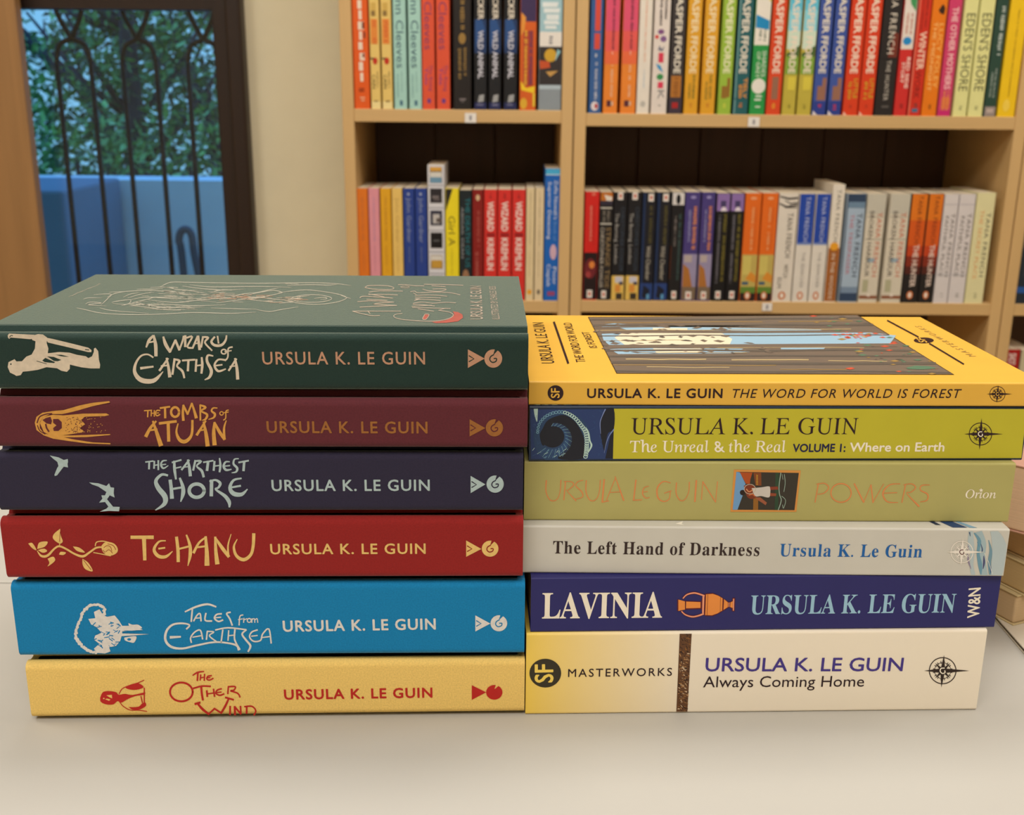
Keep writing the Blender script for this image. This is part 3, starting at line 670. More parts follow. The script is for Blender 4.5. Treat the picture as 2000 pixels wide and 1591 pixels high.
logo(B, [(1530, 718), (1530, 830), (1635, 775)], (1694, 773), 58, 56, WSILV, BLUE, (500, 1000, .28))
P = Print(B).frame(0, 1000, .27)
random.seed(11)
ar = smooth_path([(755, 735), (752, 690), (715, 668), (660, 672), (625, 695), (595, 735), (575, 790), (552, 850), (550, 900), (575, 940), (605, 975), (650, 1002), (700, 1015)], 5)
for i in range(len(ar) - 1): P.ellipse((ar[i][0] + random.uniform(-4, 4), ar[i][1] + random.uniform(-4, 4)), random.uniform(9, 15), random.uniform(8, 13), WSILV, 9)
P.poly([(640, 770), (690, 765), (680, 720), (720, 700), (745, 740), (775, 755), (830, 745), (860, 780), (885, 820), (940, 820), (1000, 835), (1035, 850), (990, 852), (885, 860), (885, 875), (1078, 880), (985, 888), (880, 895), (870, 930), (840, 965), (790, 975), (800, 1005), (760, 1020), (700, 1015), (680, 985), (720, 950), (680, 920), (690, 890), (735, 870), (700, 830), (660, 810)], WSILV)
P.poly([(900, 905), (985, 895), (972, 940), (940, 938), (905, 925)], WSILV, True); P.poly([(930, 800), (960, 812), (1000, 812), (1028, 838), (960, 838), (935, 820)], WSILV, True)
P.up()
for _ in range(42): 
    x = random.uniform(670, 860); y = random.uniform(790, 975); P.stroke([(x, y), (x + random.uniform(8, 30), y + random.uniform(-20, 20))], random.uniform(3, 8), BLUE)
P.stroke([(900, 855), (1030, 858)], 3, BLUE); P.stroke([(885, 868), (1000, 872)], 3, BLUE); P.ellipse((935, 918), 14, 9, BLUE)
P.build('illustration_print')

# ---- yellow
B = mk('yellow', 'hardcover_book', 'pale yellow hardcover with red lettering, bottom of the left stack'); B['root']['group'] = G_L
hardcover(B, DH, YEL)
P = Print(B).frame(0, 1270, .27)
for p, wd in [([(1395, 178), (1430, 157), (1475, 150)], [8, 12, 8]), ([(1432, 158), (1428, 215)], 12), ([(1452, 175), (1448, 212)], 10), ([(1480, 170), (1478, 215)], 10), ([(1450, 196), (1480, 191)], 8), ([(1530, 180), (1504, 185), (1496, 204), (1516, 212), (1542, 200)], 10), ([(1498, 196), (1520, 194)], 8),
              ([(1400, 272), (1460, 256), (1522, 258)], 12), ([(1456, 262), (1460, 310), (1468, 355)], 15), ([(1496, 290), (1500, 330)], 13), ([(1545, 278), (1552, 330)], 12), ([(1500, 312), (1548, 305)], 9), ([(1602, 275), (1572, 285), (1562, 308), (1590, 322), (1620, 312)], 11), ([(1566, 303), (1600, 299)], 9),
              ([(1652, 262), (1648, 310)], 11), ([(1652, 260), (1702, 260), (1692, 285), (1668, 290), (1720, 308), (1736, 335)], 11), ([(1412, 385), (1446, 375)], 15), ([(1430, 382), (1465, 422), (1510, 458)], [14, 18, 14]), ([(1510, 458), (1552, 418)], 12), ([(1552, 418), (1600, 450)], 12), ([(1600, 450), (1630, 400), (1655, 345)], [14, 16, 12]), ([(1632, 338), (1688, 354)], 13),
              ([(1665, 403), (1664, 460)], 13), ([(1700, 462), (1698, 405)], 14), ([(1698, 405), (1742, 456)], 13), ([(1742, 456), (1740, 402)], 12), ([(1785, 410), (1784, 452)], 13), ([(1770, 404), (1822, 402), (1850, 432), (1838, 465)], 11)]:
    P.stroke(p, wd, REDINK)
P.ring((1312, 298), 82, 68, 14, REDINK); P.build('title_lettering')
P = Print(B); ursula(P, 556, 1365, 844, 1361, 1346.5, REDINK, off=.028); P.build('author_lettering')
logo(B, [(1505, 240), (1505, 343), (1605, 290)], (1662, 290), 57, 51, REDINK, REDINK, (500, 1270, .28))
P = Print(B).frame(0, 1270, .27)
P.poly([(725, 340), (745, 300), (790, 292), (840, 300), (860, 318), (905, 312), (960, 320), (1045, 302), (1040, 318), (980, 328), (920, 352), (880, 375), (850, 365), (820, 388), (770, 388), (730, 370)], REDINK, True)
P.stroke([(862, 312), (885, 275), (940, 250), (1000, 232), (1042, 213)], 6, REDINK); P.stroke([(865, 368), (890, 400), (940, 428), (1000, 430), (1062, 438)], 6, REDINK)
P.poly([(905, 262), (950, 245), (1000, 235), (1040, 262), (1000, 280), (960, 283), (920, 275)], REDINK, True); P.poly([(930, 408), (1000, 405), (1030, 380), (1052, 375), (1055, 400), (1010, 425), (960, 425)], REDINK, True); P.stroke([(1044, 270), (1044, 385)], 9, REDINK); P.stroke([(1020, 330), (1030, 375)], 8, REDINK)
P.up(); P.poly([(770, 322), (810, 318), (812, 345), (790, 335)], YEL); P.poly([(760, 350), (775, 345), (800, 352), (790, 362)], YEL); P.ellipse((752, 345), 6, 5, YEL, 8)
P.build('illustration_print')

# ================================================================== RIGHT STACK (paperbacks)
DP = 0.126
DKINK = mat((38, 14, 22)); CREAM = mat((236, 226, 208)); ORG = mat((214, 134, 78)); 
def compass(P, c, r, arms, m, ink, gl='G', rot=0):
    """compass rose emblem"""
    P.ring(c, r, r * .98, r * .07, m)
    l, rt, up_, dn = arms; k = r * .14
    for i in range(16):
        a = math.pi * (i + .5) / 8; P.stroke([(c[0] + r * .55 * math.cos(a), c[1] + r * .55 * math.sin(a)), (c[0] + r * .72 * math.cos(a), c[1] + r * .72 * math.sin(a))], r * .05, m)
    P.ring(c, r * .62, r * .6, r * .04, m, 24)
    for i in range(4):
        a = math.pi / 4 + i * math.pi / 2; R_ = r * .82; b = a + math.pi / 2
        P.poly([(c[0] + R_ * math.cos(a), c[1] + R_ * math.sin(a)), (c[0] + k * math.cos(b), c[1] + k * math.sin(b)), (c[0], c[1]), (c[0] - k * math.cos(b), c[1] - k * math.sin(b))], m)
    P.up()
    P.poly([(c[0] - l, c[1]), (c[0], c[1] - k * 1.3), (c[0] + rt, c[1]), (c[0], c[1] + k * 1.3)], m); P.poly([(c[0] + r * .1, c[1] - up_), (c[0] + k * 1.3, c[1]), (c[0] - r * .1, c[1] + dn), (c[0] - k * 1.3, c[1])], m)
    P.ellipse(c, r * .3, r * .28, m, 16); P.up()
    P.stroke([(c[0] + r * .12, c[1] - r * .2), (c[0] - r * .12, c[1] - r * .18), (c[0] - r * .2, c[1] + r * .02), (c[0] - r * .04, c[1] + r * .2), (c[0] + r * .16, c[1] + r * .14), (c[0] + r * .15, c[1])], r * .08, ink)

# ---- orange-yellow (top)
YO = mat((222, 172, 66), rough=.4)
B = mk('orange', 'paperback_book', 'orange-yellow paperback with forest picture on its cover, topmost of the right stack'); B['root']['group'] = G_R
paperback(B, .1345, YO)
P = Print(B)
P.text('URSULA K. LE GUIN', 1147, 776.3, 1410, 776.5, 758.7, DKINK, off=.025, space=1.1)
P.build('author_lettering')
P = Print(B); P.text('THE WORD FOR WORLD IS FOREST', 1427, 776.5, 1873, 776.7, 759.3, DKINK, off=-.008, shear=.2, space=1.1); P.build('title_lettering')
def sf(P, c, rx, ry, m, ink):
    P.ellipse(c, rx, ry, m, 36); P.up()
    a = P.loc(c[0] + rx * .48, c[1] + ry * .62); b = P.loc(c[0] + rx * .48, c[1] - ry * .62); 
    P.text_l('SF', a, b, rx * 1.0 * (abs(a[1] - b[1]) / (ry * 1.24)), ink, off=.02)
P = Print(B); sf(P, (1085, 767), 15.5, 15, DKINK, YO); P.build('series_emblem')
P = Print(B); compass(P, (1948, 769), 15, (21, 29, 17, 17), DKINK, YO); P.build('publisher_emblem')
P = Print(B, 'cover')
PT = mat((112, 98, 84)); PT2 = mat((92, 84, 74)); SKY = mat((150, 182, 200)); SKYC = mat((226, 214, 184)); EDGE = mat((60, 44, 20)); LIT = mat((178, 156, 112)); GRN = mat((84, 118, 92)); RD = mat((196, 84, 58)); OCH = mat((160, 128, 70))
quad = [(1150, 620), (1673.5, 616), (1860, 731), (1205, 728.5)]
P.poly([(1148, 619), (1675, 615), (1864, 732), (1204, 729.6)], EDGE); P.up(); P.poly(quad, PT); P.up()
P.frame(1000, 590, .25)
for q in ([(640, 185), (800, 168), (970, 180), (980, 195), (700, 196)], [(820, 195), (1500, 198), (1900, 205), (2100, 208), (2400, 212), (2420, 222), (1900, 226), (900, 220)]): P.poly(q, SKY)
P.poly([(700, 250), (860, 243), (1650, 245), (2800, 240), (3000, 262), (2950, 330), (2000, 335), (760, 338), (715, 300)], SKY); P.poly([(760, 368), (1100, 362), (1800, 366), (1860, 390), (1700, 402), (830, 408)], SKY)
P.poly([(2100, 355), (2450, 355), (2430, 372), (2100, 370)], SKY)
P.up()
P.poly([(860, 243), (1640, 245), (1720, 290), (1700, 334), (880, 335), (800, 280)], SKYC); P.poly([(1100, 204), (1370, 205), (1370, 220), (1100, 218)], SKYC); P.poly([(1100, 364), (1500, 366), (1480, 398), (1130, 400)], SKYC)
P.up()
random.seed(21)
def inq(t, s_):   # point of the picture: t along, s_ across (0 far edge, 1 near edge), frame units
    x0, y0 = quad[0]; x1, y1 = quad[1]; x2, y2 = quad[2]; x3, y3 = quad[3]
    X = (x0 * (1 - t) + x1 * t) * (1 - s_) + (x3 * (1 - t) + x2 * t) * s_; Y = (y0 * (1 - t) + y1 * t) * (1 - s_) + (y3 * (1 - t) + y2 * t) * s_
    return ((X - 1000) / .25, (Y - 590) / .25)
for q, wd in (([(700, 236), (2550, 234)], 14), ([(760, 350), (1500, 346), (3000, 338)], 26), ([(640, 202), (1500, 190), (2500, 200)], 8)): P.stroke(q, wd, PT)
for (s_, t0, t1, wd) in ((.1, .05, .62, 4), (.1, .68, .95, 4), (.24, .0, .9, 5), (.42, .0, .3, 3), (.55, .05, .85, 5), (.64, .1, .45, 4), (.76, .05, .3, 9), (.76, .38, .62, 9), (.78, .68, .86, 6), (.86, .0, .5, 4), (.9, .1, .35, 6), (.93, .5, .7, 4)):
    P.stroke([inq(t0 + (t1 - t0) * i / 5, s_ + random.uniform(-.006, .006)) for i in range(6)], wd, LIT if wd > 4 else OCH)
for (s_, wd) in ((.05, 10), (.16, 16), (.33, 8), (.6, 14), (.7, 12), (.82, 18), (.97, 10)): P.stroke([inq(i / 6, s_ + random.uniform(-.01, .01)) for i in range(7)], wd, PT2)
P.up()
for _ in range(75):        # leaves and twigs over the light
    t = random.random() ** 1.4 * .55; s_ = random.choice((.16, .22, .28, .36, .44, .5, .58, .62)) + random.uniform(-.03, .03)
    x, y = inq(t, s_); a = random.uniform(18, 50); b_ = random.uniform(4, 11)
    P.poly([(x - a, y + random.uniform(-4, 4)), (x - a * .2, y - b_), (x + a * .5, y - b_ * .3), (x + a, y + random.uniform(-6, 8)), (x + a * .2, y + b_)], PT if random.random() < .7 else PT2)
for _ in range(60):
    t = random.uniform(.8, 1); s_ = random.random(); x, y = inq(t, s_); a = random.uniform(10, 40); P.poly([(x - a, y), (x, y - a * .2), (x + a, y), (x, y + a * .2)], random.choice((GRN, GRN, PT2, OCH, RD)))
for _ in range(26):
    x = random.gauss(2680, 90); y = random.gauss(262, 14); a = random.uniform(10, 34); P.poly([(x - a, y), (x, y - a * .22), (x + a, y + 3), (x, y + a * .2)], random.choice((RD, RD, LIT)))
P.poly([(2600, 522), (2650, 512), (2680, 522), (2640, 532)], RD); P.poly([(3080, 515), (3150, 500), (3260, 505), (3330, 522), (3200, 530), (3090, 526)], GRN)
P.build('cover_print')
P = Print(B, 'cover').frame(1000, 590, .25)
P.text_q('URSULA K. LE GUIN', (333, 478), (245, 160), (232, 478), DKINK, off=.0)
P.stroke([(328, 158), (438, 476)], 17, DKINK)
P.text_q('THE WORD FOR WORLD', (575, 470), (462, 162), (503, 470), DKINK, off=-.015); P.text_q('IS FOREST', (668, 358), (600, 234), (608, 358), DKINK, off=-.015)
P.frame(1480, 590, .26)
P.stroke([(974, 139), (1205, 262)], 11, DKINK); P.stroke([(1290, 312), (1546, 466)], 11, DKINK); P.ellipse((1247, 288), 75, 22, DKINK); P.up(); P.text_q('SF', (1275, 305), (1245, 272), (1215, 300), YO, off=.02)
P.text_q('MASTERWORKS', (1640, 408), (1222, 180), (1590, 408), OCH, off=.0, space=1.5)
P.build('cover_lettering')

# ---- lime
LIME = mat((186, 176, 44)); DKB = mat((24, 34, 62), rough=.3)
B = mk('lime', 'paperback_book', 'lime-olive paperback with dark blue spiral picture at its spine head, right stack'); B['root']['group'] = G_R
paperback(B, DP, mat((28, 42, 66), rough=.3))
r_ = .0005
P = Print(B)
P.poly([(1199, 797.6), (2005, 798.2), (2001, 894), (1197, 895.6)], LIME); P.build('spine_panel', 'lime green printed panel of the spine')
P = Print(B).frame(1020, 780, .1)
B1 = mat((52, 84, 130), rough=.3); B2 = mat((108, 150, 172), rough=.3); B3 = mat((176, 204, 196), rough=.3); BD = mat((22, 24, 36), rough=.3); BM = mat((36, 56, 104), rough=.3)
P.poly([(150, 190), (1795, 185), (1770, 1160), (170, 1160)], BM); P.up()
P.ellipse((780, 760), 560, 520, mat((38, 64, 100), rough=.3), 40); P.poly([(1620, 190), (1790, 190), (1790, 560), (1680, 650), (1640, 800), (1600, 1000), (1520, 620), (1530, 380)], BD, True); P.poly([(1720, 700), (1785, 620), (1770, 1150), (1620, 1150)], BD); P.up()
P.poly([(400, 560), (480, 420), (640, 330), (820, 300), (1000, 400), (1120, 560), (1200, 740), (1210, 900), (1180, 1150), (700, 1150), (860, 960), (900, 800), (860, 640), (740, 560), (600, 540), (420, 900), (340, 700)], BD, True)
P.ellipse((590, 720), 230, 215, BD); P.up()
sp = smooth_path([(300, 640), (330, 480), (440, 340), (600, 260), (780, 240), (930, 290), (1050, 380), (1150, 500), (1230, 620), (1260, 760), (1260, 900), (1250, 1020), (1230, 1140)], 6)
for i in range(0, len(sp) - 1, 2):
    x, y = sp[i]; k = .55 + .45 * min(1, i / len(sp) * 1.6); P.ring((x, y), 38 * k, 34 * k, 15, B3 if i > 24 else B2, 12)
P.stroke([(1240, 540), (1290, 640), (1320, 800), (1350, 900), (1280, 1040)], [10, 30, 26, 36, 14], B3)
for i in range(46):
    a = -1.7 + i * .085; r0 = 230 + i * .8; c = (600, 730); L_ = 60 + i * 3.2
    P.stroke([(c[0] + r0 * math.cos(a), c[1] + r0 * .93 * math.sin(a)), (c[0] + (r0 + L_) * math.cos(a + .16), c[1] + (r0 + L_) * .93 * math.sin(a + .16))], 9, B1 if i % 3 else B2)
P.stroke([(1620, 190), (1560, 320), (1520, 450), (1530, 660)], [22, 14, 16, 8], mat((120, 136, 184), rough=.3)); P.stroke([(1790, 575), (1700, 700), (1640, 850), (1600, 1040)], [20, 14, 10, 6], mat((120, 136, 184), rough=.3))
P.stroke([(265, 200), (270, 300), (285, 420)], [80, 60, 20], B3)
random.seed(31)
for _ in range(26): x = random.uniform(180, 800); y = random.uniform(980, 1140); P.stroke([(x, y), (x + random.uniform(20, 90), y - random.uniform(10, 60))], 9, random.choice((B1, B2, B3)))
for _ in range(40): x = random.choice((random.uniform(1300, 1560), random.uniform(160, 330))); y = random.uniform(200, 1100); P.stroke([(x, y), (x + random.uniform(-30, 60), y + random.uniform(-40, 60))], 5, B1)
P.build('picture_print')
P = Print(B, 'cover')       # bits of the cover art showing at the spine edge
for _ in range(60):
    x = random.choice((random.uniform(.002, .036), random.uniform(.1, .205))); P.poly_l([(x, .0012), (x + random.uniform(.0006, .003), .0012), (x + random.uniform(.0006, .002), .0045), (x - .0006, .0045)], random.choice((B1, B2, B3)))
P.build('cover_print')
P = Print(B); P.layer = 2
P.text('URSULA K. LE GUIN', 1232, 847.5, 1673.7, 847.3, 816, DKINK, font='roman'); P.build('author_lettering')
P = Print(B); P.layer = 2
P.text('The Unreal & the Real', 1230, 882.4, 1534, 882.2, 860.5, CREAM, font='roman', off=.008)
P.text('VOLUME 1:', 1548, 881.8, 1650, 881.4, 866.8, mat((26, 28, 66)), off=.03); P.text('Where on Earth', 1659, 881.2, 1843, 880.6, 864.2, CREAM, off=.025); P.build('title_lettering')
P = Print(B); P.layer = 2; compass(P, (1914.7, 847), 22, (32, 44, 31, 31), DKINK, CREAM); P.build('publisher_emblem')

# ---- olive
OLV = mat((172, 164, 100)); 
B = mk('olive', 'paperback_book', 'pale olive green paperback with small framed painting mid-spine, right stack'); B['root']['group'] = G_R
paperback(B, DP, OLV, mat((236, 222, 206), 'pages'))
P = Print(B).frame(1000, 780, .25)
for p, wd in [([(268, 632), (266, 720), (300, 785), (350, 780), (375, 720), (382, 630)], [10, 8, 8, 6, 6, 8]), ([(418, 640), (405, 782)], 9), ([(405, 640), (460, 640), (482, 665), (440, 705), (430, 712), (500, 790)], [5, 6, 9, 5, 5, 9]), ([(555, 630), (515, 640), (498, 672), (545, 720), (550, 760), (490, 778)], [5, 7, 8, 9, 7, 4]),
              ([(580, 632), (578, 720), (610, 785), (655, 780), (682, 720), (690, 630)], [9, 8, 8, 6, 6, 8]), ([(720, 625), (705, 800)], 12), ([(705, 800), (755, 790)], 7), ([(738, 785), (810, 605)], 6), ([(805, 600), (872, 785)], [6, 13]), ([(760, 725), (845, 720)], 5),
              ([(968, 628), (950, 785)], 10), ([(945, 785), (1012, 782)], 7), ([(1068, 675), (1030, 690), (1020, 735), (1045, 768), (1076, 762)], [5, 7, 9, 7, 4]), ([(1022, 722), (1060, 718)], 5),
              ([(1238, 650), (1180, 640), (1135, 690), (1140, 765), (1185, 795), (1228, 775), (1235, 722)], [6, 8, 11, 11, 8, 7, 7]), ([(1190, 730), (1245, 712)], 6), ([(1285, 650), (1282, 730), (1312, 785), (1350, 780), (1380, 720), (1385, 645)], [9, 8, 8, 6, 6, 8]), ([(1440, 632), (1428, 795)], 12),
              ([(1490, 640), (1480, 780)], 6), ([(1490, 640), (1590, 800)], 8), ([(1590, 800), (1605, 640)], 6)]: P.stroke(p, wd, ORG)
P.build('author_lettering')
P = Print(B).frame(1480, 780, .26)
for p, wd in [([(455, 630), (430, 770)], 8), ([(440, 635), (500, 628), (532, 660), (500, 700), (450, 712)], [5, 7, 9, 7, 5]), ([(725, 632), (795, 770)], 11), ([(795, 770), (850, 640)], 5), ([(850, 640), (865, 772)], 9), ([(865, 772), (945, 632)], 5), ([(1068, 632), (990, 640), (940, 700), (970, 765), (1052, 772)], [6, 8, 12, 9, 5]), ([(945, 702), (1045, 698)], 6),
              ([(1110, 635), (1082, 772)], 8), ([(1095, 640), (1155, 632), (1185, 660), (1150, 695), (1120, 705), (1210, 800)], [5, 7, 9, 6, 6, 13]), ([(1290, 640), (1230, 645), (1222, 680), (1275, 710), (1270, 755), (1220, 768)], [5, 8, 8, 10, 8, 5])]: P.stroke(p, wd, ORG)
P.ring((625, 700), 76, 70, 9, ORG); P.build('title_lettering')
P = Print(B); P.text('Orion', 1884, 972.2, 1944, 972.4, 955.8, CREAM, font='roman', off=.006, shear=.1)
P.poly([(1916 + (4.5 if i % 2 == 0 else 1.9) * math.sin(math.pi * i / 5), 957 - (4.5 if i % 2 == 0 else 1.9) * math.cos(math.pi * i / 5)) for i in range(10)], CREAM); P.build('publisher_emblem')
P = Print(B).frame(1410, 900, .085)
P.poly([(275, 195), (1810, 215), (1710, 1165), (195, 1165)], mat((206, 140, 66))); P.up(); P.poly([(330, 245), (1765, 270), (1665, 1125), (245, 1115)], mat((52, 46, 38))); P.up()
P.poly([(330, 245), (410, 255), (540, 520), (470, 800), (355, 1115), (245, 1115)], mat((108, 152, 196))); P.poly([(410, 255), (700, 262), (650, 420), (640, 520), (550, 520)], mat((168, 74, 24))); P.poly([(720, 262), (900, 265), (905, 560), (770, 560)], mat((124, 64, 28)))
P.poly([(720, 850), (830, 850), (830, 1118), (715, 1118)], mat((140, 92, 30))); P.poly([(1230, 268), (1310, 268), (1290, 1122), (1210, 1122)], mat((40, 66, 44)))
P.up(); P.ellipse((470, 720), 60, 62, mat((34, 18, 14))); P.poly([(500, 560), (640, 540), (760, 600), (790, 830), (640, 860), (560, 780)], mat((120, 50, 24)), True); P.poly([(680, 620), (900, 600), (1090, 580), (1110, 690), (1080, 830), (900, 800), (760, 800)], mat((196, 188, 180)), True)
P.poly([(1100, 590), (1280, 580), (1290, 650), (1110, 660)], mat((130, 56, 34))); P.poly([(1105, 730), (1250, 740), (1240, 800), (1105, 800)], mat((140, 66, 40))); P.poly([(760, 830), (880, 830), (1030, 950), (1000, 1010), (930, 960), (800, 880)], mat((150, 84, 56)))
P.up(); P.ring((640, 640), 130, 110, 14, mat((190, 170, 150)), 20); P.stroke([(560, 640), (620, 700), (700, 660)], 26, mat((206, 134, 90))); P.stroke([(620, 780), (700, 760), (750, 800)], 22, mat((196, 100, 50)))
for q, wd in (([(1350, 270), (1310, 560), (1320, 760), (1360, 900), (1290, 1120)], 18), ([(1430, 300), (1450, 500), (1420, 700)], 12), ([(1390, 1000), (1410, 1080), (1460, 900), (1370, 800)], 12), ([(1380, 300), (1400, 420)], 10)): P.stroke(q, wd, mat((150, 172, 158)))
for i in range(7): P.stroke([(790, 320 + i * 34), (820, 330 + i * 34)], 16, mat((200, 150, 50)))
P.build('picture_print')

# ---- pale grey
PALE = mat((198, 194, 184), rough=.4)
B = mk('pale', 'paperback_book', 'pale grey paperback with blue brush strokes near the spine foot, right stack'); B['root']['group'] = G_R
paperback(B, DP, PALE)
P = Print(B).frame(1780, 1020, .1383)
for q, wd, m in (([(840, 140), (840, 300), (860, 420), (850, 600), (870, 725)], [60, 90, 60, 50, 60], (172, 186, 190)), ([(960, 150), (1000, 300), (990, 480), (1020, 725)], [90, 110, 100, 110], (158, 178, 184)), ([(1180, 140), (1250, 400), (1200, 725)], [120, 220, 160], (176, 188, 190)),
                 ([(890, 150), (960, 260), (940, 420), (970, 600), (980, 725)], [20, 50, 40, 60, 20], (104, 146, 166)), ([(1090, 250), (1120, 400), (1100, 560), (1110, 725)], [10, 40, 50, 30], (110, 144, 160)), ([(800, 330), (800, 520), (840, 650)], [14, 26, 10], (140, 128, 150))): P.stroke(q, wd, mat(m, rough=.4))
P.up()
for q, wd, m in (([(980, 300), (1000, 380), (990, 420)], [6, 18, 8], (56, 74, 110)), ([(1020, 470), (1025, 560), (1010, 650)], [8, 30, 10], (70, 70, 110)), ([(1100, 570), (1115, 640), (1120, 710)], [6, 24, 10], (60, 90, 130)), ([(930, 270), (950, 330)], [6, 16], (84, 140, 170)), ([(820, 140), (830, 190)], [20, 8], (70, 84, 110)), ([(1030, 430), (1090, 560), (1140, 720)], 8, (214, 214, 206))): P.stroke(q, wd, mat(m, rough=.4))
P.build('picture_print')
P = Print(B, 'cover'); Lp = B['L']
P.poly_l([(Lp * .885, .0014), (Lp * .915, .0014), (Lp * .885, .012), (Lp * .86, .012)], mat((34, 62, 104), rough=.4)); P.poly_l([(Lp * .92, .0012), (Lp * .935, .0012), (Lp * .90, .011), (Lp * .893, .011)], mat((120, 156, 180), rough=.4)); P.poly_l([(Lp * .855, .004), (Lp * .865, .004), (Lp * .85, .012), (Lp * .84, .012)], mat((30, 44, 70), rough=.4))
P.poly_l([(Lp * .315, .003), (Lp * .333, .0015), (Lp * .328, .003), (Lp * .333, .006)], mat((236, 230, 218))); P.build('cover_print')
P = Print(B); P.text('The Left Hand of Darkness', 1080, 1080, 1482.5, 1085, 1056, mat((46, 28, 26)), font='serif', off=-.004, space=1.08); P.build('title_lettering')
P = Print(B); P.text('Ursula K. Le Guin', 1522, 1085.5, 1800, 1088, 1061.5, mat((22, 92, 160)), font='serif', off=-.002, space=1.08); P.build('author_lettering')
P = Print(B); P.layer = 3; compass(P, (1878.3, 1077.3), 21.5, (30, 44, 27, 27), mat((232, 224, 214)), mat((90, 50, 50))); P.build('publisher_emblem')

# ---- indigo
INDIGO = mat((38, 36, 98), rough=.4)
B = mk('lavender', 'paperback_book', 'dark indigo paperback with orange vase on the spine, right stack'); B['root']['group'] = G_R
paperback(B, DP, INDIGO)
P = Print(B); P.text('LAVINIA', 1058.7, 1207, 1292.5, 1205.3, 1157.8, CREAM, font='serif', off=.004); P.build('title_lettering')
P = Print(B); P.text('URSULA K. LE GUIN', 1464.5, 1198.8, 1863.5, 1195.3, 1162.3, mat((150, 190, 212)), font='serif', off=-.002); P.build('author_lettering')
P = Print(B).frame(1300, 1130, .08); VO = mat((226, 138, 62)); VP = mat((232, 152, 118)); VD = mat((92, 18, 28))
for q in ([(425, 470), (520, 380), (680, 340), (800, 360), (940, 410)], [(390, 790), (480, 870), (640, 920), (780, 900), (920, 850)]): P.stroke(q, [52, 58, 62, 62, 62], VD)
P.poly([(280, 490), (420, 530), (870, 545), (900, 400), (980, 355), (1150, 340), (1300, 400), (1530, 560), (1570, 560), (1620, 530), (1630, 460), (1700, 460), (1685, 790), (1620, 790), (1610, 730), (1570, 690), (1530, 700), (1300, 840), (1150, 905), (980, 905), (900, 850), (870, 730), (420, 750), (320, 790), (280, 780)], VD); P.up()
for q in ([(425, 470), (520, 380), (680, 340), (800, 360), (940, 410)], [(390, 790), (480, 870), (640, 920), (780, 900), (920, 850)]): P.stroke(q, [26, 30, 34, 36, 40], VP)
P.poly([(310, 500), (470, 545), (470, 745), (310, 778)], VO); P.poly([(500, 550), (850, 562), (850, 705), (495, 715)], VO); P.poly([(900, 425), (945, 415), (930, 850), (890, 830)], VP)
P.poly([(985, 375), (1150, 362), (1280, 405), (1390, 470), (1380, 770), (1260, 840), (1130, 885), (965, 880)], VO, False); P.poly([(1425, 490), (1520, 572), (1520, 682), (1410, 755)], VO); P.poly([(1535, 575), (1560, 575), (1555, 680), (1535, 680)], VP); P.poly([(1580, 572), (1640, 540), (1635, 710), (1575, 682)], VO); P.poly([(1645, 480), (1675, 480), (1665, 772), (1640, 772)], VP)
P.up(); P.stroke([(1030, 385), (1010, 885)], 10, VD); P.stroke([(1340, 440), (1330, 800)], 8, VD); P.stroke([(486, 545), (484, 745)], 12, VD); P.stroke([(962, 400), (945, 870)], 14, VD); P.stroke([(1405, 480), (1392, 770)], 14, VD)
P.build('picture_print')
P = Print(B); a = P.loc(1912, 1204); b = P.loc(1915, 1147); c = P.loc(1889.5, 1204); P.text_l('W&N', a, b, abs(a[0] - c[0]), CREAM, off=.02); P.build('publisher_emblem')

# ---- cream and yellow bottom paperback
B = mk('home', 'paperback_book', 'thick white and yellow paperback with brown textured band, bottom of the right stack'); B['root']['group'] = G_R
paperback(B, DP, mat((238, 202, 82), 'fade', x0=.0, x1=.07, to=(236, 224, 204)), r=.0012)
P = Print(B).frame(1000, 1220, .25)
P.poly([(1310, 62), (1404, 62), (1370, 676), (1283, 676)], mat((96, 62, 36))); P.up(); random.seed(9)
for _ in range(230):
    t = random.random(); y = 66 + 605 * t; x0 = 1311 - 27 * t; x = x0 + random.uniform(4, 80); a = random.uniform(5, 22); th = random.uniform(-1.3, .3) + (0 if t < .4 else .8)
    x2 = min(max(x + a * math.cos(th), x0 + 3), x0 + 88)
    P.stroke([(x, y), (x2, min(y + a * abs(math.sin(th)), 672))], random.uniform(2.5, 6), mat(random.choice(((190, 142, 90), (150, 104, 60), (60, 36, 24), (214, 190, 160), (40, 24, 18))) if t > .25 else random.choice(((60, 36, 20), (150, 98, 44), (40, 24, 16), (110, 70, 34)))))
P.build('spine_band', 'brown mottled photographic band across the spine')
P = Print(B); sf(P, (1065, 1313.8), 31, 28, mat((52, 46, 32)), mat((238, 206, 96))); P.build('series_emblem')
P = Print(B); P.text('MASTERWORKS', 1109.5, 1321.2, 1312, 1318.8, 1306, DKINK, off=.006, space=1.25); P.build('series_lettering')
P = Print(B); P.text('URSULA K. LE GUIN', 1377.5, 1310, 1762, 1309.5, 1284.5, mat((66, 50, 134)), off=.014); P.build('author_lettering')
P = Print(B); P.text('Always Coming Home', 1373, 1341.5, 1686.7, 1340, 1320.5, DKINK, off=-.01); P.build('title_lettering')
P = Print(B); compass(P, (1841, 1309), 26, (36, 52, 31, 33), mat((42, 26, 20)), CREAM); P.build('publisher_emblem')

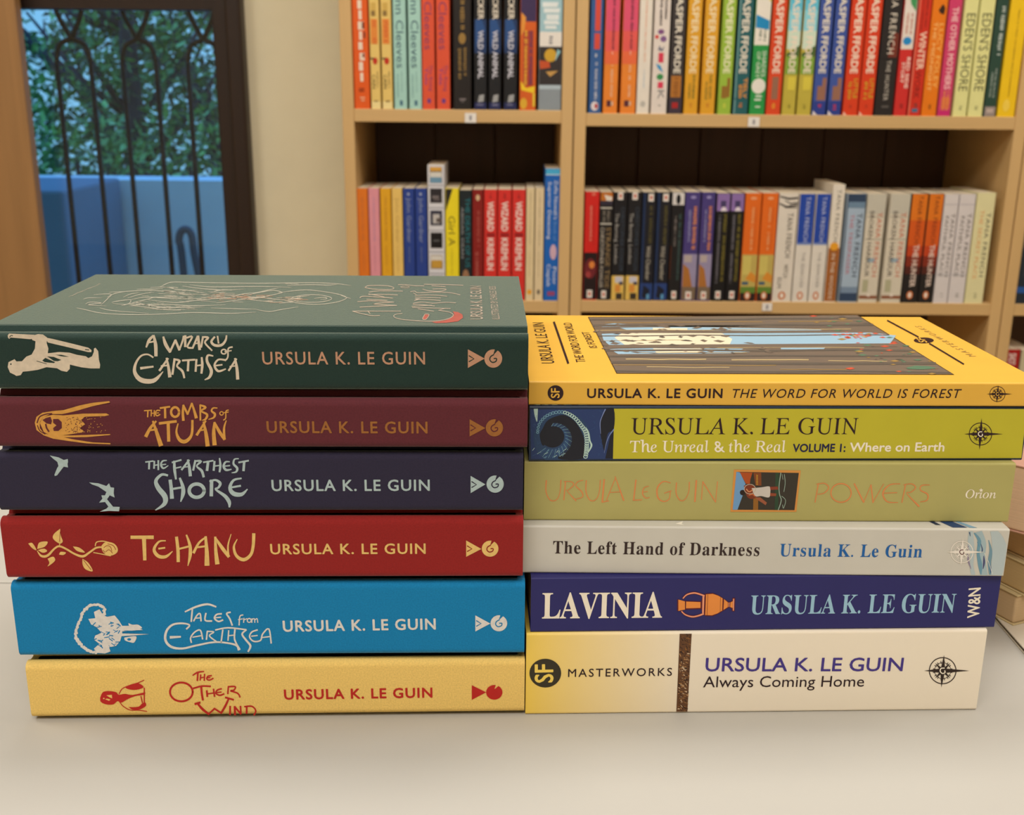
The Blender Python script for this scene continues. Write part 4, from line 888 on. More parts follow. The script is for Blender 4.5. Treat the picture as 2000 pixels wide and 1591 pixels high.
# ================================================================== BOOKS ON THE SHELVES
SHB = []
def shelf_book(x0, x1, yref, zsh, col, lab, top=None, H=None, z=(), t=(), grp=None, kind='print', Ysh=Y_SH + .004, fade=None):
    """upright book: x0,x1 = edges at row yref; top = row of its upper spine edge, or H = height in metres"""
    X0 = ony(x0, yref, Ysh).x + .0004; X1 = ony(x1, yref, Ysh).x - .0004; xc = (x0 + x1) / 2
    ztop = zsh + H if H else ony(xc, top, Ysh).z
    L = ztop - zsh; T = X1 - X0
    root = bpy.data.objects.new('shelved_paperback', None); COL.objects.link(root); root.empty_display_size = .02
    # spine runs downwards, thickness to the right
    M = Matrix(((0, 0, 1), (0, 1, 0), (-1, 0, 0))).to_4x4(); M.translation = Vector((X0, Ysh, ztop)); root.matrix_world = M
    tag(root, lab, 'book', grp)
    B = dict(root=root, T=T, L=L, O=Vector((X0, Ysh, ztop)), ny=Vector((0, 1, 0)), inv=M.inverted())
    paperback(B, .127, mat(col, rough=.42), r=.0014, ct=.0004)
    def S(py): return min(max(ztop - ony(xc, py, Ysh).z, 0.0005 if True else 0), L - .0005)
    def Sf(py): return ztop - ony(xc, py, Ysh).z
    P = Print(B)
    last = -1
    for q in z:      # (kind, ...)
        k = q[0]
        if k == 'r': _, a, b, t0, t1, c = q; P.poly_l([(S(a), t0 * T), (S(b), t0 * T), (S(b), t1 * T), (S(a), t1 * T)], mat(c, rough=.42))
        elif k == 'z': _, a, b, c = q; P.poly_l([(S(a), .0006), (S(b), .0006), (S(b), T - .0006), (S(a), T - .0006)], mat(c, rough=.42))
        elif k == 'e': _, y, tt, ry, rt, c = q; P.poly_l([(S(y) + (S(y + ry) - S(y)) * math.cos(i * math.pi / 8), tt * T + rt * T * math.sin(i * math.pi / 8)) for i in range(16)], mat(c, rough=.42))
        elif k == 'p': P.poly_l([(S(yy), tt * T) for yy, tt in q[1]], mat(q[2], rough=.42))
        P.layer += 1
    P.build('spine_print')
    P = Print(B); P.layer = len(z) + 1
    for q in t:
        if q[0] == 'scr':    # blurred small print: rows of short marks
            _, a, b, t0, t1, c = q; s = Sf(a); e = Sf(b); m_ = mat(c, rough=.42); wd = (t1 - t0) * T
            if s < .001: s = .001
            while s < e:
                w_ = wd * random.uniform(.18, .3); 
                if random.random() > .12:
                    o0 = random.uniform(0, .25) * wd
                    P.poly_l([(s, t0 * T + o0), (s + w_, t0 * T + o0), (s + w_, t1 * T - random.uniform(0, .25) * wd), (s, t1 * T - random.uniform(0, .2) * wd)], m_)
                s += w_ * random.uniform(1.5, 2.1)
        else:
            st, a, b, t0, t1, c = q[:6]; k = q[6] if len(q) > 6 else {}
            sa = Sf(a)
            P.text_l(st, (sa, t0 * T), (Sf(b), t0 * T), (t1 - t0) * T, mat(c, rough=.42), res=2, **k)
    P.build('spine_lettering')
    return root
SP = dict(off=.03)
W_ = (232, 222, 204); DK = (34, 28, 28)
def penguin(y, t0=.3, t1=.68): return [('r', y, y + 15, t0, t1, (230, 220, 210)), ('r', y + 4, y + 11, t0 + .1, t1 - .1, (200, 110, 90))]
def orange_logo(y): return [('e', y, .5, 8, .2, (206, 120, 70)), ('e', y, .5, 5, .1, (232, 220, 205))]

# ---- upper shelf, narrow bookcase
def U1(a, b): return 660 + .23 * a, 660 + .23 * b
def ul(a, b, col, lab, z=(), t=(), grp=None, H=.198, **k): x0, x1 = U1(a, b); return shelf_book(x0, x1, 207, zU, col, lab, H=H, z=z, t=t, grp=grp, **k)
up = ' on the upper shelf'
ul(140, 275, (226, 92, 28), 'orange paperback with a column of white block letters, first at left' + up,
   z=[('r', a, b, .36 if i % 2 else .42, .62 if i % 3 else .74, (236, 214, 192)) for i, (a, b) in enumerate(((-20, -4), (0, 17), (20, 38), (42, 58), (61, 78), (82, 97), (103, 118), (121, 138), (142, 159)))] + [('r', 43, 56, .62, .76, (110, 40, 20)), ('r', 62, 74, .7, .82, (130, 60, 40)), ('r', 104, 112, .6, .72, (120, 50, 30))], t=[('scr', 172, 179, .3, .7, (150, 56, 20)), ('scr', 184, 200, .35, .7, (240, 170, 130))])
for i, (a, b, w) in enumerate(((283, 368, 'left'), (378, 468, 'right'))):
    ul(a, b, (230, 196, 112), f'cream-yellow thin paperback with orange block, {w} one of the two', z=[('z', 198, 213, (238, 216, 150)), ('r', 5, 32, .2, .7, (206, 168, 84)), ('r', 21, 31, .2, .6, (140, 110, 60)), ('r', 37, 86, .12, .82, (228, 138, 58)), ('e', 119, .5, 7, .25, (196, 48, 28)), ('r', 113, 116, .0, .4, (90, 70, 50))],
       t=[('scr', 40, 84, .3, .7, (214, 90, 40)), ('CAIN', 146, 173, .15, .5, (70, 54, 34)), ('scr', 140, 172, .62, .78, (120, 96, 60)), ('scr', 196, 199, .2, .8, (150, 120, 70))], grp='cream-yellow paperbacks with orange block')
for i, (a, b, w) in enumerate(((480, 590, 'left'), (605, 715, 'right'))):
    ul(a, b, (166, 208, 196), f'pale teal paperback with large thin dark lettering, {w} one of the two', z=[('r', 196, 206, .42, .66, (70, 110, 130))], t=[('Ann Cleeves', -22, 133, .22, .8, (66, 96, 110), dict(off=-.015)), ('scr', 145, 190, .22, .36, (120, 160, 160)), ('scr', 140, 180, .55, .66, (130, 170, 166))], grp='pale teal paperbacks')
for i, (a, b, w) in enumerate(((718, 828, 'left'), (838, 955, 'right'))):
    ul(a, b, (222, 84, 54), f'coral red paperback with large purple lettering, {w} one of the two', z=[('e', 197, .52, 5, .15, (110, 60, 130))], t=[('Ann Cleeves', -58, 97, .2, .78, (136, 60, 100), dict(off=-.005)), ('The Rising', 127, 178, .55, .82, (140, 60, 110)), ('Tide', 132, 166, .2, .45, (120, 60, 140))], grp='coral red paperbacks')
ul(980, 1135, (34, 28, 27), 'thick black paperback with small gold lettering' + up, z=[('e', 75, .5, 11, .2, (150, 116, 58))], t=[('scr', -20, 55, .36, .66, (150, 118, 62)), ('scr', 93, 148, .55, .75, (150, 118, 62)), ('scr', 95, 155, .25, .46, (150, 118, 62)), ('scr', 192, 195, .3, .75, (120, 110, 110)), ('scr', 198, 199, .4, .6, (120, 110, 110))])
for i, (a, b, w) in enumerate(((1155, 1265, 'left'), (1278, 1385, 'middle'), (1405, 1520, 'right'))):
    ul(a, b, (26, 26, 30), f'black and blue paperback with white lettering, {w} one of the three', z=[('z', 38, 104, (30, 54, 96)), ('p', [(38, .1), (96, .1), (70, .5), (60, .9), (38, .6)], (40, 78, 134)), ('z', 200, 213, (34, 40, 84)), ('p', [(186, .4), (200, .3), (198, .75), (184, .8)], (160, 160, 160))],
       t=[('ICKER', -8, 38, .32, .74, (226, 214, 196), SP), ('WILD ANIMAL', 60, 153, .32, .72, (206, 204, 214), SP), ('scr', 203, 205, .2, .8, (110, 110, 140))], grp='black and blue paperbacks with white lettering')
ul(1540, 1680, (214, 96, 34), 'orange and purple paperback with yellow lettering' + up, z=[('z', -30, 42, (62, 46, 84)), ('p', [(26, .05), (42, .35), (52, .9), (42, .96), (60, .96), (60, .04)], (214, 96, 34)), ('p', [(24, .08), (34, .35), (60, .25), (70, .05)], (226, 150, 60)), ('r', 60, 168, .2, .82, (176, 66, 46)), ('p', [(158, .05), (176, .1), (182, .9), (168, .95), (172, .4)], (240, 200, 40)), ('e', 202, .25, 11, .22, (220, 170, 50)), ('r', 182, 208, .82, .95, (230, 200, 60))],
   t=[('scr', 60, 165, .24, .46, (240, 190, 50)), ('scr', 60, 165, .56, .78, (70, 50, 90))])
ul(1700, 1895, (150, 160, 164), 'white, black and grey paperback with gold disc, beside the upright', z=[('z', -30, 62, (160, 196, 204)), ('z', 62, 91, (232, 224, 214)), ('z', 91, 166, (52, 46, 46)), ('e', 108, .5, 13, .27, (206, 160, 48)), ('p', [(96, .8), (120, .7), (100, .95)], (140, 190, 196)), ('p', [(118, .0), (135, .05), (132, .5), (120, .45)], (196, 82, 42)), ('p', [(140, .3), (138, .85), (150, .5)], (196, 150, 80)), ('z', 166, 174, (176, 190, 198)), ('z', 174, 213, (140, 148, 154))],
   t=[('scr', 4, 10, .1, .9, (226, 232, 230)), ('scr', 16, 21, .1, .9, (226, 232, 230)), ('scr', 28, 33, .1, .9, (226, 232, 230)), ('scr', 40, 45, .1, .9, (226, 232, 230)), ('scr', 50, 55, .2, .8, (226, 232, 230)), ('scr', 66, 84, .4, .6, (110, 110, 120)), ('scr', 196, 197, .3, .7, (200, 204, 206))])

# ---- upper shelf, wide bookcase
def ur(a, b, col, lab, z=(), t=(), grp=None, o=1120, k=.22, H=.198):
    return shelf_book(o + a * k, o + b * k, 220, zU2, col, lab, H=H, z=z, t=t, grp=grp)
GJ = 'paperbacks by one author with outlined white capitals'
def JF(c=W_, e=143): return [('JASPER', -14, 65, .28, .74, c, SP), ('FFORDE', 71, e, .28, .74, c, SP)]
ur(130, 243, (52, 92, 148), 'blue paperback with red capitals, first at left on the wide upper shelf', z=[('r', -20, 60, .36, .78, (214, 76, 60)), ('r', 65, 96, .34, .78, (214, 76, 60)), ('e', 207, .5, 9, .3, (226, 214, 214)), ('e', 207, .62, 5, .14, (180, 60, 70))], t=[('scr', 122, 195, .42, .68, (196, 196, 206)), ('scr', 105, 111, .4, .6, (220, 220, 220))])
for a, b, w in ((258, 388, 'left'), (412, 548, 'right')):
    ur(a, b, (232, 132, 46), f'pink to orange paperback with small dark capitals, {w} one of the two', z=[('z', -30, 60, (222, 82, 112)), ('z', 60, 100, (228, 90, 84)), ('z', 100, 125, (232, 106, 64)), ('r', 196, 208, .25, .55, (90, 40, 50)), ('r', 198, 206, .55, .7, (220, 180, 150))], t=[('scr', -10, 97, .48, .68, (96, 34, 60)), ('scr', 127, 188, .45, .66, (240, 190, 150)), ('scr', 100, 106, .5, .6, (240, 210, 190))], grp='pink to orange paperbacks')
ur(555, 670, (230, 220, 206), 'white paperback with faint orange lettering on the wide upper shelf', z=[('e', 203, .5, 6, .2, (190, 184, 174))], t=[('scr', -10, 125, .42, .6, (230, 170, 140)), ('scr', 135, 172, .45, .58, (180, 196, 210))])
ur(683, 825, (226, 214, 204), 'white paperback with a column of small coloured pictures', z=[('e', 62, .45, 5, .2, (130, 80, 130)), ('e', 72, .2, 4, .12, (214, 60, 60)), ('e', 76, .62, 6, .2, (130, 90, 140)), ('p', [(88, .4), (98, .3), (100, .6), (90, .7), (96, .5)], (110, 110, 130)), ('r', 103, 122, .35, .68, (214, 60, 84)), ('p', [(124, .2), (128, .5), (142, .7), (134, .35)], (60, 150, 200)), ('e', 150, .5, 6, .22, (60, 140, 80)), ('r', 160, 172, .38, .72, (220, 60, 90))], t=[('scr', -10, 48, .3, .5, (60, 50, 60)), ('scr', -10, 36, .62, .8, (60, 50, 60)), ('K', 176, 194, .4, .8, (130, 126, 126)), ('scr', 201, 208, .4, .65, (150, 145, 140))])
ur(838, 960, (60, 54, 54), 'charcoal paperback with white capitals and brown block', z=[('r', 148, 190, .12, .86, (176, 112, 44)), ('z', 192, 222, (62, 50, 62)), ('r', 200, 211, .25, .7, (170, 36, 36))], t=JF() + [('scr', 152, 186, .3, .7, (140, 84, 34))], grp=GJ)
for a, b, w in ((975, 1100, 'left'), (1122, 1250, 'right')):
    ur(a, b, (222, 160, 40), f'golden yellow paperback with white capitals, {w} one of the two', t=JF((240, 220, 176)) + [('scr', 146, 192, .52, .76, (120, 110, 40)), ('scr', 160, 194, .24, .46, (120, 110, 40)), ('scr', 202, 210, .38, .62, (200, 120, 40))], grp=GJ)
ur(1275, 1395, (152, 184, 62), 'lime green paperback with white capitals and brown block', z=[('r', 152, 190, .62, .86, (146, 106, 40)), ('r', 168, 192, .22, .62, (146, 106, 40))], t=JF((236, 232, 190)) + [('scr', 202, 211, .38, .64, (216, 214, 80))], grp=GJ)
ur(1412, 1545, (34, 92, 96), 'dark teal paperback with white capitals and orange words', z=[('r', -20, 222, .04, .14, (110, 150, 150)), ('z', 192, 194, (40, 84, 90))], t=JF() + [('TIELY', 152, 192, .62, .86, (230, 150, 50), SP), ('scr', 166, 192, .3, .56, (230, 150, 50)), ('scr', 201, 210, .35, .65, (200, 120, 60))], grp=GJ)
ur(1558, 1695, (40, 148, 70), 'green and white paperback with a blue band and white blob', z=[('z', -30, 88, (232, 224, 210)), ('p', [(28, .06), (54, .06), (58, .94), (40, .94)], (30, 136, 190)), ('p', [(-20, .5), (5, .96), (-20, .96)], (236, 200, 60)), ('e', 168, .5, 15, .46, (230, 224, 212)), ('p', [(184, .5), (178, .94), (192, .94)], (40, 148, 70))],
   t=[('scr', 58, 80, .3, .5, (70, 100, 80)), ('scr', 58, 80, .6, .8, (70, 100, 80)), ('SHADES', 99, 150, .62, .88, (228, 232, 214)), ('OF GREY', 101, 152, .26, .5, (228, 232, 214)), ('scr', 186, 193, .2, .8, (220, 224, 210)), ('scr', 202, 209, .3, .75, (210, 220, 200))])
ur(1705, 1835, (216, 70, 32), 'orange-red paperback with white capitals and grey-brown block', z=[('r', 150, 194, .3, .74, (150, 104, 80))], t=JF((242, 218, 196)) + [('scr', 202, 210, .36, .66, (230, 160, 50))], grp=GJ)
for x0, x1, w in ((1526, 1552.5, 'left'), (1555, 1583, 'right')):
    shelf_book(x0, x1, 223, zU2, (190, 172, 66), f'sky blue and meadow green paperback with white capitals, {w} one of the two', H=.198, z=[('z', -30, 20, (96, 190, 214)), ('z', 20, 60, (140, 208, 220)), ('z', 60, 96, (206, 222, 200)), ('p', [(88, .96), (110, .96), (112, .04), (104, .04), (100, .5), (94, .7)], (70, 100, 50)), ('z', 110, 145, (126, 162, 60)), ('r', 150, 176, .3, .85, (214, 196, 70))], t=JF((240, 222, 200)) + [('scr', 204, 212, .4, .64, (140, 130, 50))], grp=GJ)
def u4(a, b, col, lab, z=(), t=(), grp=None): return shelf_book(1540 + a * .23, 1540 + b * .23, 225, zU2, col, lab, H=.198, z=z, t=t, grp=grp)
for a, b, w in ((195, 312, 'left'), (325, 440, 'right')):
    u4(a, b, (62, 84, 156), f'mid blue paperback with white capitals and brown block, {w} one of the two', z=[('r', 152, 168, .6, .9, (150, 104, 84)), ('r', 168, 196, .26, .9, (150, 104, 84)), ('z', 198, 226, (44, 62, 140)), ('p', [(216, .05), (226, .05), (226, .4)], (220, 210, 210))], t=JF() + [('scr', 204, 213, .35, .68, (196, 50, 60))], grp=GJ)
for a, b, w in ((455, 583, 'left'), (590, 715, 'right')):
    u4(a, b, (216, 62, 28), f'vermilion paperback with white capitals and olive words, {w} one of the two', z=[('p', [(218, .05), (226, .05), (226, .3)], (230, 190, 170))], t=JF((244, 222, 200)) + [('LITTLE', 154, 192, .6, .86, (196, 160, 40), SP), ('scr', 160, 192, .2, .5, (196, 160, 40)), ('scr', 205, 211, .4, .6, (170, 50, 30))], grp=GJ)
u4(725, 880, (40, 35, 34), 'thick black paperback with spaced white capitals on the upper shelf', z=[('p', [(62, .7), (112, .45), (112, .94), (66, .94)], (116, 48, 34)), ('r', 114, 116, .04, .96, (26, 22, 22))], t=[('TANA FRENCH', -44, 105, .38, .74, (226, 214, 196), dict(space=1.2)), ('THE HUNTER', 118, 196, .42, .66, (200, 190, 176), dict(space=1.2)), ('scr', 206, 212, .3, .8, (90, 84, 80))])
u4(890, 1000, (206, 46, 42), 'red and white paperback with blue dot, between the black and scarlet spines', z=[('z', -30, 96, (228, 216, 204)), ('p', [(-30, .3), (8, .5), (22, .94), (-30, .94)], (70, 150, 90)), ('e', 80, .48, 8, .34, (36, 138, 200))], t=[('scr', 26, 66, .24, .46, (190, 90, 70)), ('scr', 26, 66, .58, .8, (190, 90, 70)), ('RED SIDE', 112, 172, .62, .88, (240, 214, 200), SP), ('STORY', 122, 162, .26, .5, (240, 214, 200), SP), ('scr', 203, 210, .4, .66, (130, 30, 30))])
u4(1008, 1120, (206, 48, 30), 'scarlet paperback with pale then dark large capitals', z=[('r', -30, 226, .03, .12, (226, 120, 96)), ('r', 212, 219, .3, .75, (60, 110, 140))], t=[('scr', -10, 58, .3, .42, (110, 30, 24)), ('scr', -10, 58, .6, .72, (110, 30, 24)), ('WINTER', 62, 136, .32, .82, (240, 200, 176), SP), ('WORK', 138, 192, .3, .74, (130, 30, 24)), ('scr', 202, 210, .4, .7, (110, 60, 60))])
u4(1125, 1252, (232, 122, 20), 'orange paperback with black flame and pale capitals', z=[('p', [(10, .6), (20, .4), (26, .55), (28, .8), (16, .86), (8, .7)], (60, 34, 20))], t=[('LUCY FOLEY', 46, 172, .55, .86, (246, 186, 100)), ('THE MIDNIGHT', 42, 178, .2, .44, (246, 196, 120)), ('scr', 204, 212, .42, .62, (130, 60, 20))])
u4(1262, 1372, (208, 62, 106), 'rose pink paperback with tall pale capitals', z=[('z', 216, 228, (200, 40, 110)), ('r', 190, 212, .2, .85, (222, 110, 70))], t=[('THE OTHER MOTHERS', 14, 174, .3, .74, (244, 190, 190), SP), ('scr', 178, 214, .28, .48, (236, 150, 70)), ('scr', 178, 214, .56, .78, (236, 150, 70))])
for a, b, w in ((1390, 1510, 'left'), (1520, 1645, 'right')):
    u4(a, b, (226, 222, 150), f"pale yellow-green paperback with dark narrow capitals, {w} one of the two", t=[("EDEN'S SHORE", 26, 178, .22, .84, (84, 84, 52)), ('scr', 207, 215, .4, .65, (150, 150, 100))], grp='pale yellow-green paperbacks')
u4(1655, 1755, (44, 72, 60), 'dark green paperback with white script, second from the right', z=[('z', 208, 229, (150, 136, 130)), ('r', 212, 220, .2, .8, (190, 170, 160))], t=[('scr', 12, 108, .42, .82, (196, 204, 196)), ('scr', 132, 190, .55, .72, (170, 180, 170)), ('scr', 140, 190, .25, .42, (170, 180, 170))])
u4(1770, 1920, (240, 196, 28), 'bright yellow paperback at the right end of the wide upper shelf', z=[('e', 206, .45, 12, .2, (244, 208, 80))], t=[('scr', 16, 190, .46, .56, (170, 130, 30))])

# ---- lower shelf, narrow bookcase
def ll(a, b, col, lab, z=(), t=(), grp=None, top=367.5): return shelf_book(660 + a * .23, 660 + b * .23, 544, zL, col, lab, top=top, z=z, t=t, grp=grp)
ll(178, 272, (222, 118, 34), 'dull orange paperback, first at left on the lower shelf', t=[('scr', 385, 470, .4, .58, (196, 110, 60)), ('scr', 480, 530, .42, .54, (196, 110, 60))])
ll(276, 368, (222, 146, 156), 'pink paperback, second on the lower shelf', t=[('scr', 385, 470, .4, .58, (190, 140, 170)), ('scr', 480, 530, .42, .54, (190, 130, 150))])
ll(374, 466, (224, 164, 34), 'mustard yellow paperback, third on the lower shelf', t=[('scr', 385, 470, .4, .58, (190, 130, 40)), ('scr', 480, 530, .42, .54, (190, 130, 40))])
ll(470, 560, (230, 192, 106), 'straw yellow paperback, fourth on the lower shelf', t=[('John Gardner', 386, 474, .34, .68, (196, 156, 84)), ('scr', 480, 530, .42, .54, (196, 156, 84))])
for a, b, w in ((564, 660, 'left'), (664, 764, 'right')):
    ll(a, b, (40, 64, 140), f'royal blue paperback with silver script, {w} one of the two', z=[('e', 379, .48, 3, .12, (150, 160, 190))], t=[('John Gardner', 386, 474, .32, .7, (140, 150, 180)), ('scr', 482, 512, .42, .56, (110, 124, 166))], grp='royal blue paperbacks')
PH = [((326, 357), (96, 80, 60), ((326, 334, .1, .9, (214, 160, 70)), (336, 346, .1, .9, (214, 210, 200)), (346, 357, .1, .9, (110, 150, 176)))), ((368, 396), (44, 40, 44), ()), ((411, 440), (54, 54, 70), ((418, 436, .3, .7, (190, 184, 180)), (426, 434, .5, .85, (90, 80, 76)))),
      ((454, 484), (24, 20, 22), ()), ((498, 524), (150, 120, 70), ((499, 510, .1, .5, (216, 210, 200)), (508, 523, .2, .8, (196, 150, 60)))), ((539, 570), (26, 22, 22), ())]
zz = [('r', y, y + 2, .04, .96, (150, 150, 158)) for y in (361, 405, 449, 491, 533)]
for (a, b), c, ex_ in PH: zz += [('r', a, b, .14, .86, c)] + [('r', a2, b2, t0, t1, c2) if t0 > .15 else ('r', a2, b2, .16, .84, c2) for a2, b2, t0, t1, c2 in ex_]
ll(770, 912, (214, 212, 216), 'tall white spine with a column of small square photographs', z=zz, t=[('scr', 382, 383, .25, .75, (120, 110, 110)), ('scr', 388, 389, .3, .75, (110, 100, 100)), ('scr', 468, 469, .3, .75, (90, 90, 90))], top=322)
ll(916, 1030, (236, 214, 36), 'bright yellow paperback with black triangle corner on the lower shelf', z=[('p', [(369, .04), (369, .55), (412, .04)], (40, 36, 30))], t=[('Girl A', 422, 480, .22, .72, (120, 104, 30), dict(off=-.01)), ('scr', 486, 545, .42, .52, (190, 166, 40))])
ll(1034, 1138, (28, 36, 40), 'black paperback with teal capitals on the lower shelf', z=[('e', 543, .5, 17, .3, (150, 110, 80)), ('r', 545, 550, .4, .6, (60, 40, 34))], t=[('THE DEATH OF US', 386, 522, .48, .86, (34, 120, 130)), ('ABIGAIL DEAN', 405, 504, .12, .34, (150, 150, 150))], top=371)
ll(1142, 1235, (134, 28, 24), 'dark maroon paperback on the lower shelf', z=[('e', 386, .5, 6, .18, (214, 180, 140))], t=[('scr', 412, 482, .4, .7, (170, 80, 70)), ('scr', 492, 545, .25, .6, (176, 90, 80))], top=370)
for a, b, w in ((1239, 1350, 'left'), (1354, 1470, 'middle'), (1474, 1588, 'right')):
    ll(a, b, (214, 50, 44), f'bright red paperback with white block capitals, {w} one of the three', z=[('r', 455, 462, .2, .85, (150, 30, 30))], t=[('WIZARD', 394, 451, .28, .74, (238, 214, 204), SP), ('KREMLIN', 465, 527, .28, .74, (238, 214, 204), SP), ('scr', 378, 388, .4, .6, (130, 30, 30))], grp='bright red paperbacks with white block capitals', top=370)
ll(1592, 1662, (224, 202, 158), 'cream paperback with orange disc at its foot', z=[('e', 570, .5, 5, .3, (232, 160, 40))], t=[('scr', 375, 480, .4, .6, (190, 170, 134)), ('scr', 490, 540, .42, .54, (190, 170, 134))])
ll(1666, 1742, (222, 200, 160), 'cream paperback with grey emblem at its foot', z=[('e', 570, .5, 5, .2, (120, 106, 90))], t=[('scr', 375, 480, .4, .6, (186, 166, 132)), ('scr', 490, 540, .42, .54, (186, 166, 132))])
ll(1746, 1876, (26, 98, 184), 'tall blue paperback with white script at the right end of the lower shelf', z=[('z', 330, 340, (70, 170, 214)), ('z', 340, 342, (190, 214, 226)), ('e', 492, .6, 15, .22, (206, 170, 186)), ('r', 569, 577, .25, .75, (150, 70, 110))],
   t=[("Zofia Nowak's", 352, 428, .6, .84, (216, 222, 232)), ('Book of', 433, 470, .6, .8, (110, 150, 206)), ('Superior Detecting', 355, 467, .2, .42, (216, 222, 232)), ('Piotr', 521, 556, .6, .84, (216, 222, 232)), ('Cieplak', 516, 560, .2, .44, (216, 222, 232))], top=329)

# ---- lower shelf, wide bookcase
def lr(a, b, col, lab, z=(), t=(), grp=None, top=375): return shelf_book(1120 + a * .22, 1120 + b * .22, 571, zL2, col, lab, top=top, z=z, t=t, grp=grp)
GB = 'black-spined detective paperbacks'
lr(80, 208, (208, 36, 30), 'red over black paperback, first at left on the wide lower shelf', z=[('z', 493, 584, (34, 20, 22)), ('e', 524, .5, 20, .42, (110, 34, 40)), ('e', 517, .6, 7, .2, (220, 130, 60)), ('e', 536, .35, 6, .2, (160, 60, 60)), ('e', 379, .6, 3, .15, (220, 110, 90))] + penguin(566), t=[('scr', 402, 470, .35, .55, (226, 130, 110)), ('scr', 400, 478, .62, .7, (180, 40, 34))], top=374)
lr(212, 326, (36, 32, 32), 'black paperback with tan capitals and orange pattern at its head', z=[('z', 374, 392, (190, 110, 40)), ('p', [(380, .3), (392, .5), (392, .9), (384, .94)], (226, 214, 200)), ('z', 392, 400, (50, 44, 60)), ('r', 405, 407, .04, .96, (220, 214, 200)), ('r', 436, 438, .04, .96, (220, 214, 200))] + penguin(567), t=[('scr', 411, 434, .2, .45, (130, 122, 110)), ('scr', 411, 434, .55, .8, (130, 122, 110)), ('STRANGE TIDE', 444, 562, .54, .9, (150, 124, 84)), ('CHRISTOPHER FOWLER', 444, 562, .1, .38, (190, 180, 166))])
for a, b, w in ((330, 450, 'left'), (454, 578, 'right')):
    lr(a, b, (26, 24, 28), f'black paperback with yellow picture at its foot, {w} one of the two', z=penguin(375) + [('z', 538, 585, (222, 184, 90)), ('r', 540, 552, .3, .85, (200, 196, 206)), ('r', 550, 556, .6, .9, (60, 60, 80)), ('r', 556, 570, .3, .7, (214, 140, 60)), ('r', 572, 584, .38, .85, (60, 50, 40))], t=[('CHRISTOPHER FOWLER', 404, 530, .56, .84, (58, 70, 84)), ('The Burning Fireman'[:11], 416, 472, .16, .42, (170, 166, 160)), ('London', 478, 515, .16, .42, (170, 166, 160))], grp=GB)
for a, b, w in ((582, 702, 'left'), (706, 832, 'right')):
    lr(a, b, (26, 26, 34), f'black and navy paperback with olive and white words, {w} one of the two', z=[('r', 376, 586, .02, .22, (28, 46, 80)), ('z', 553, 585, (40, 64, 120)), ('p', [(556, .3), (580, .2), (584, .6), (566, .8)], (26, 28, 44)), ('r', 574, 584, .55, .75, (90, 150, 190))] + penguin(378, .42, .8), t=[('scr', 402, 476, .5, .8, (92, 84, 44)), ('Wild Chamber', 480, 547, .42, .74, (184, 176, 160))], grp=GB)
lr(836, 948, (28, 26, 28), 'black paperback with white head and dark figure on it', z=[('z', 376, 400, (214, 208, 204)), ('e', 389, .5, 10, .18, (24, 24, 28)), ('r', 480, 545, .0, .14, (70, 34, 20))] + penguin(568), t=[('scr', 418, 545, .6, .84, (62, 86, 84)), ('scr', 420, 480, .26, .44, (140, 130, 124))], grp=GB)
for a, b, w in ((952, 1090, 'left'), (1094, 1218, 'right')):
    lr(a, b, (72, 60, 122), f'purple paperback with orange words and brown hill picture, {w} one of the two', z=[('z', 496, 585, (150, 140, 170)), ('p', [(515, .06), (525, .45), (560, .7), (562, .06)], (168, 108, 50)), ('z', 560, 585, (120, 100, 80)), ('r', 498, 512, .1, .6, (180, 164, 160)), ('e', 385, .5, 3, .18, (150, 140, 190)), ('r', 376, 586, .94, .99, (20, 16, 20))] + penguin(569), t=[('scr', 403, 487, .52, .8, (226, 140, 80)), ('scr', 410, 472, .24, .42, (150, 146, 190))], grp='purple paperbacks with brown hill picture')
for a, b, w in ((1224, 1344, 'left'), (1348, 1466, 'right')):
    lr(a, b, (24, 22, 24), f'black paperback with lilac head and olive words, {w} one of the two', z=[('z', 378, 412, (140, 110, 170)), ('p', [(412, .3), (398, .55), (412, .8)], (226, 214, 224)), ('r', 392, 404, .3, .7, (70, 60, 100))] + penguin(568), t=[('scr', 418, 550, .56, .84, (120, 108, 40)), ('scr', 420, 552, .2, .4, (120, 116, 124))], grp=GB, top=377)
for a, b, w in ((1472, 1616, 'left'), (1622, 1760, 'right')):
    lr(a, b, (226, 106, 30), f'orange paperback with yellow landscape at its foot, {w} one of the two', z=[('z', 497, 588, (190, 168, 90)), ('r', 500, 536, .1, .6, (206, 188, 100)), ('p', [(530, .6), (545, .3), (552, .94), (538, .94)], (214, 140, 50)), ('r', 550, 556, .1, .5, (60, 90, 110)), ('z', 560, 572, (96, 130, 50)), ('z', 572, 588, (44, 32, 30)), ('e', 387, .5, 3, .2, (236, 160, 110))] + orange_logo(577), t=[('scr', 405, 487, .42, .62, (240, 170, 110)), ('scr', 405, 487, .68, .74, (200, 90, 30))], grp='orange paperbacks with yellow landscape', top=377)
shelf_book(1508, 1545.5, 575, zL2, (222, 212, 198), 'white paperback with black line drawing at its head', top=377, z=[('p', [(382, .0), (386, .5), (384, .98), (388, .98), (390, .5), (385, .02)], (60, 54, 54)), ('p', [(396, .02), (402, .4), (398, .98), (401, .98), (406, .4), (399, .02)], (60, 54, 54)), ('p', [(390, .3), (396, .6), (394, .98), (397, .98), (399, .6), (392, .3)], (80, 74, 74)), ('r', 404, 406, .3, .96, (50, 44, 44))] + orange_logo(577), t=[('TANA FRENCH', 416, 503, .5, .78, (90, 84, 80), dict(space=1.15)), ('WITCH', 516, 542, .5, .72, (110, 104, 98)), ('ELM', 542, 562, .22, .42, (110, 104, 98))])
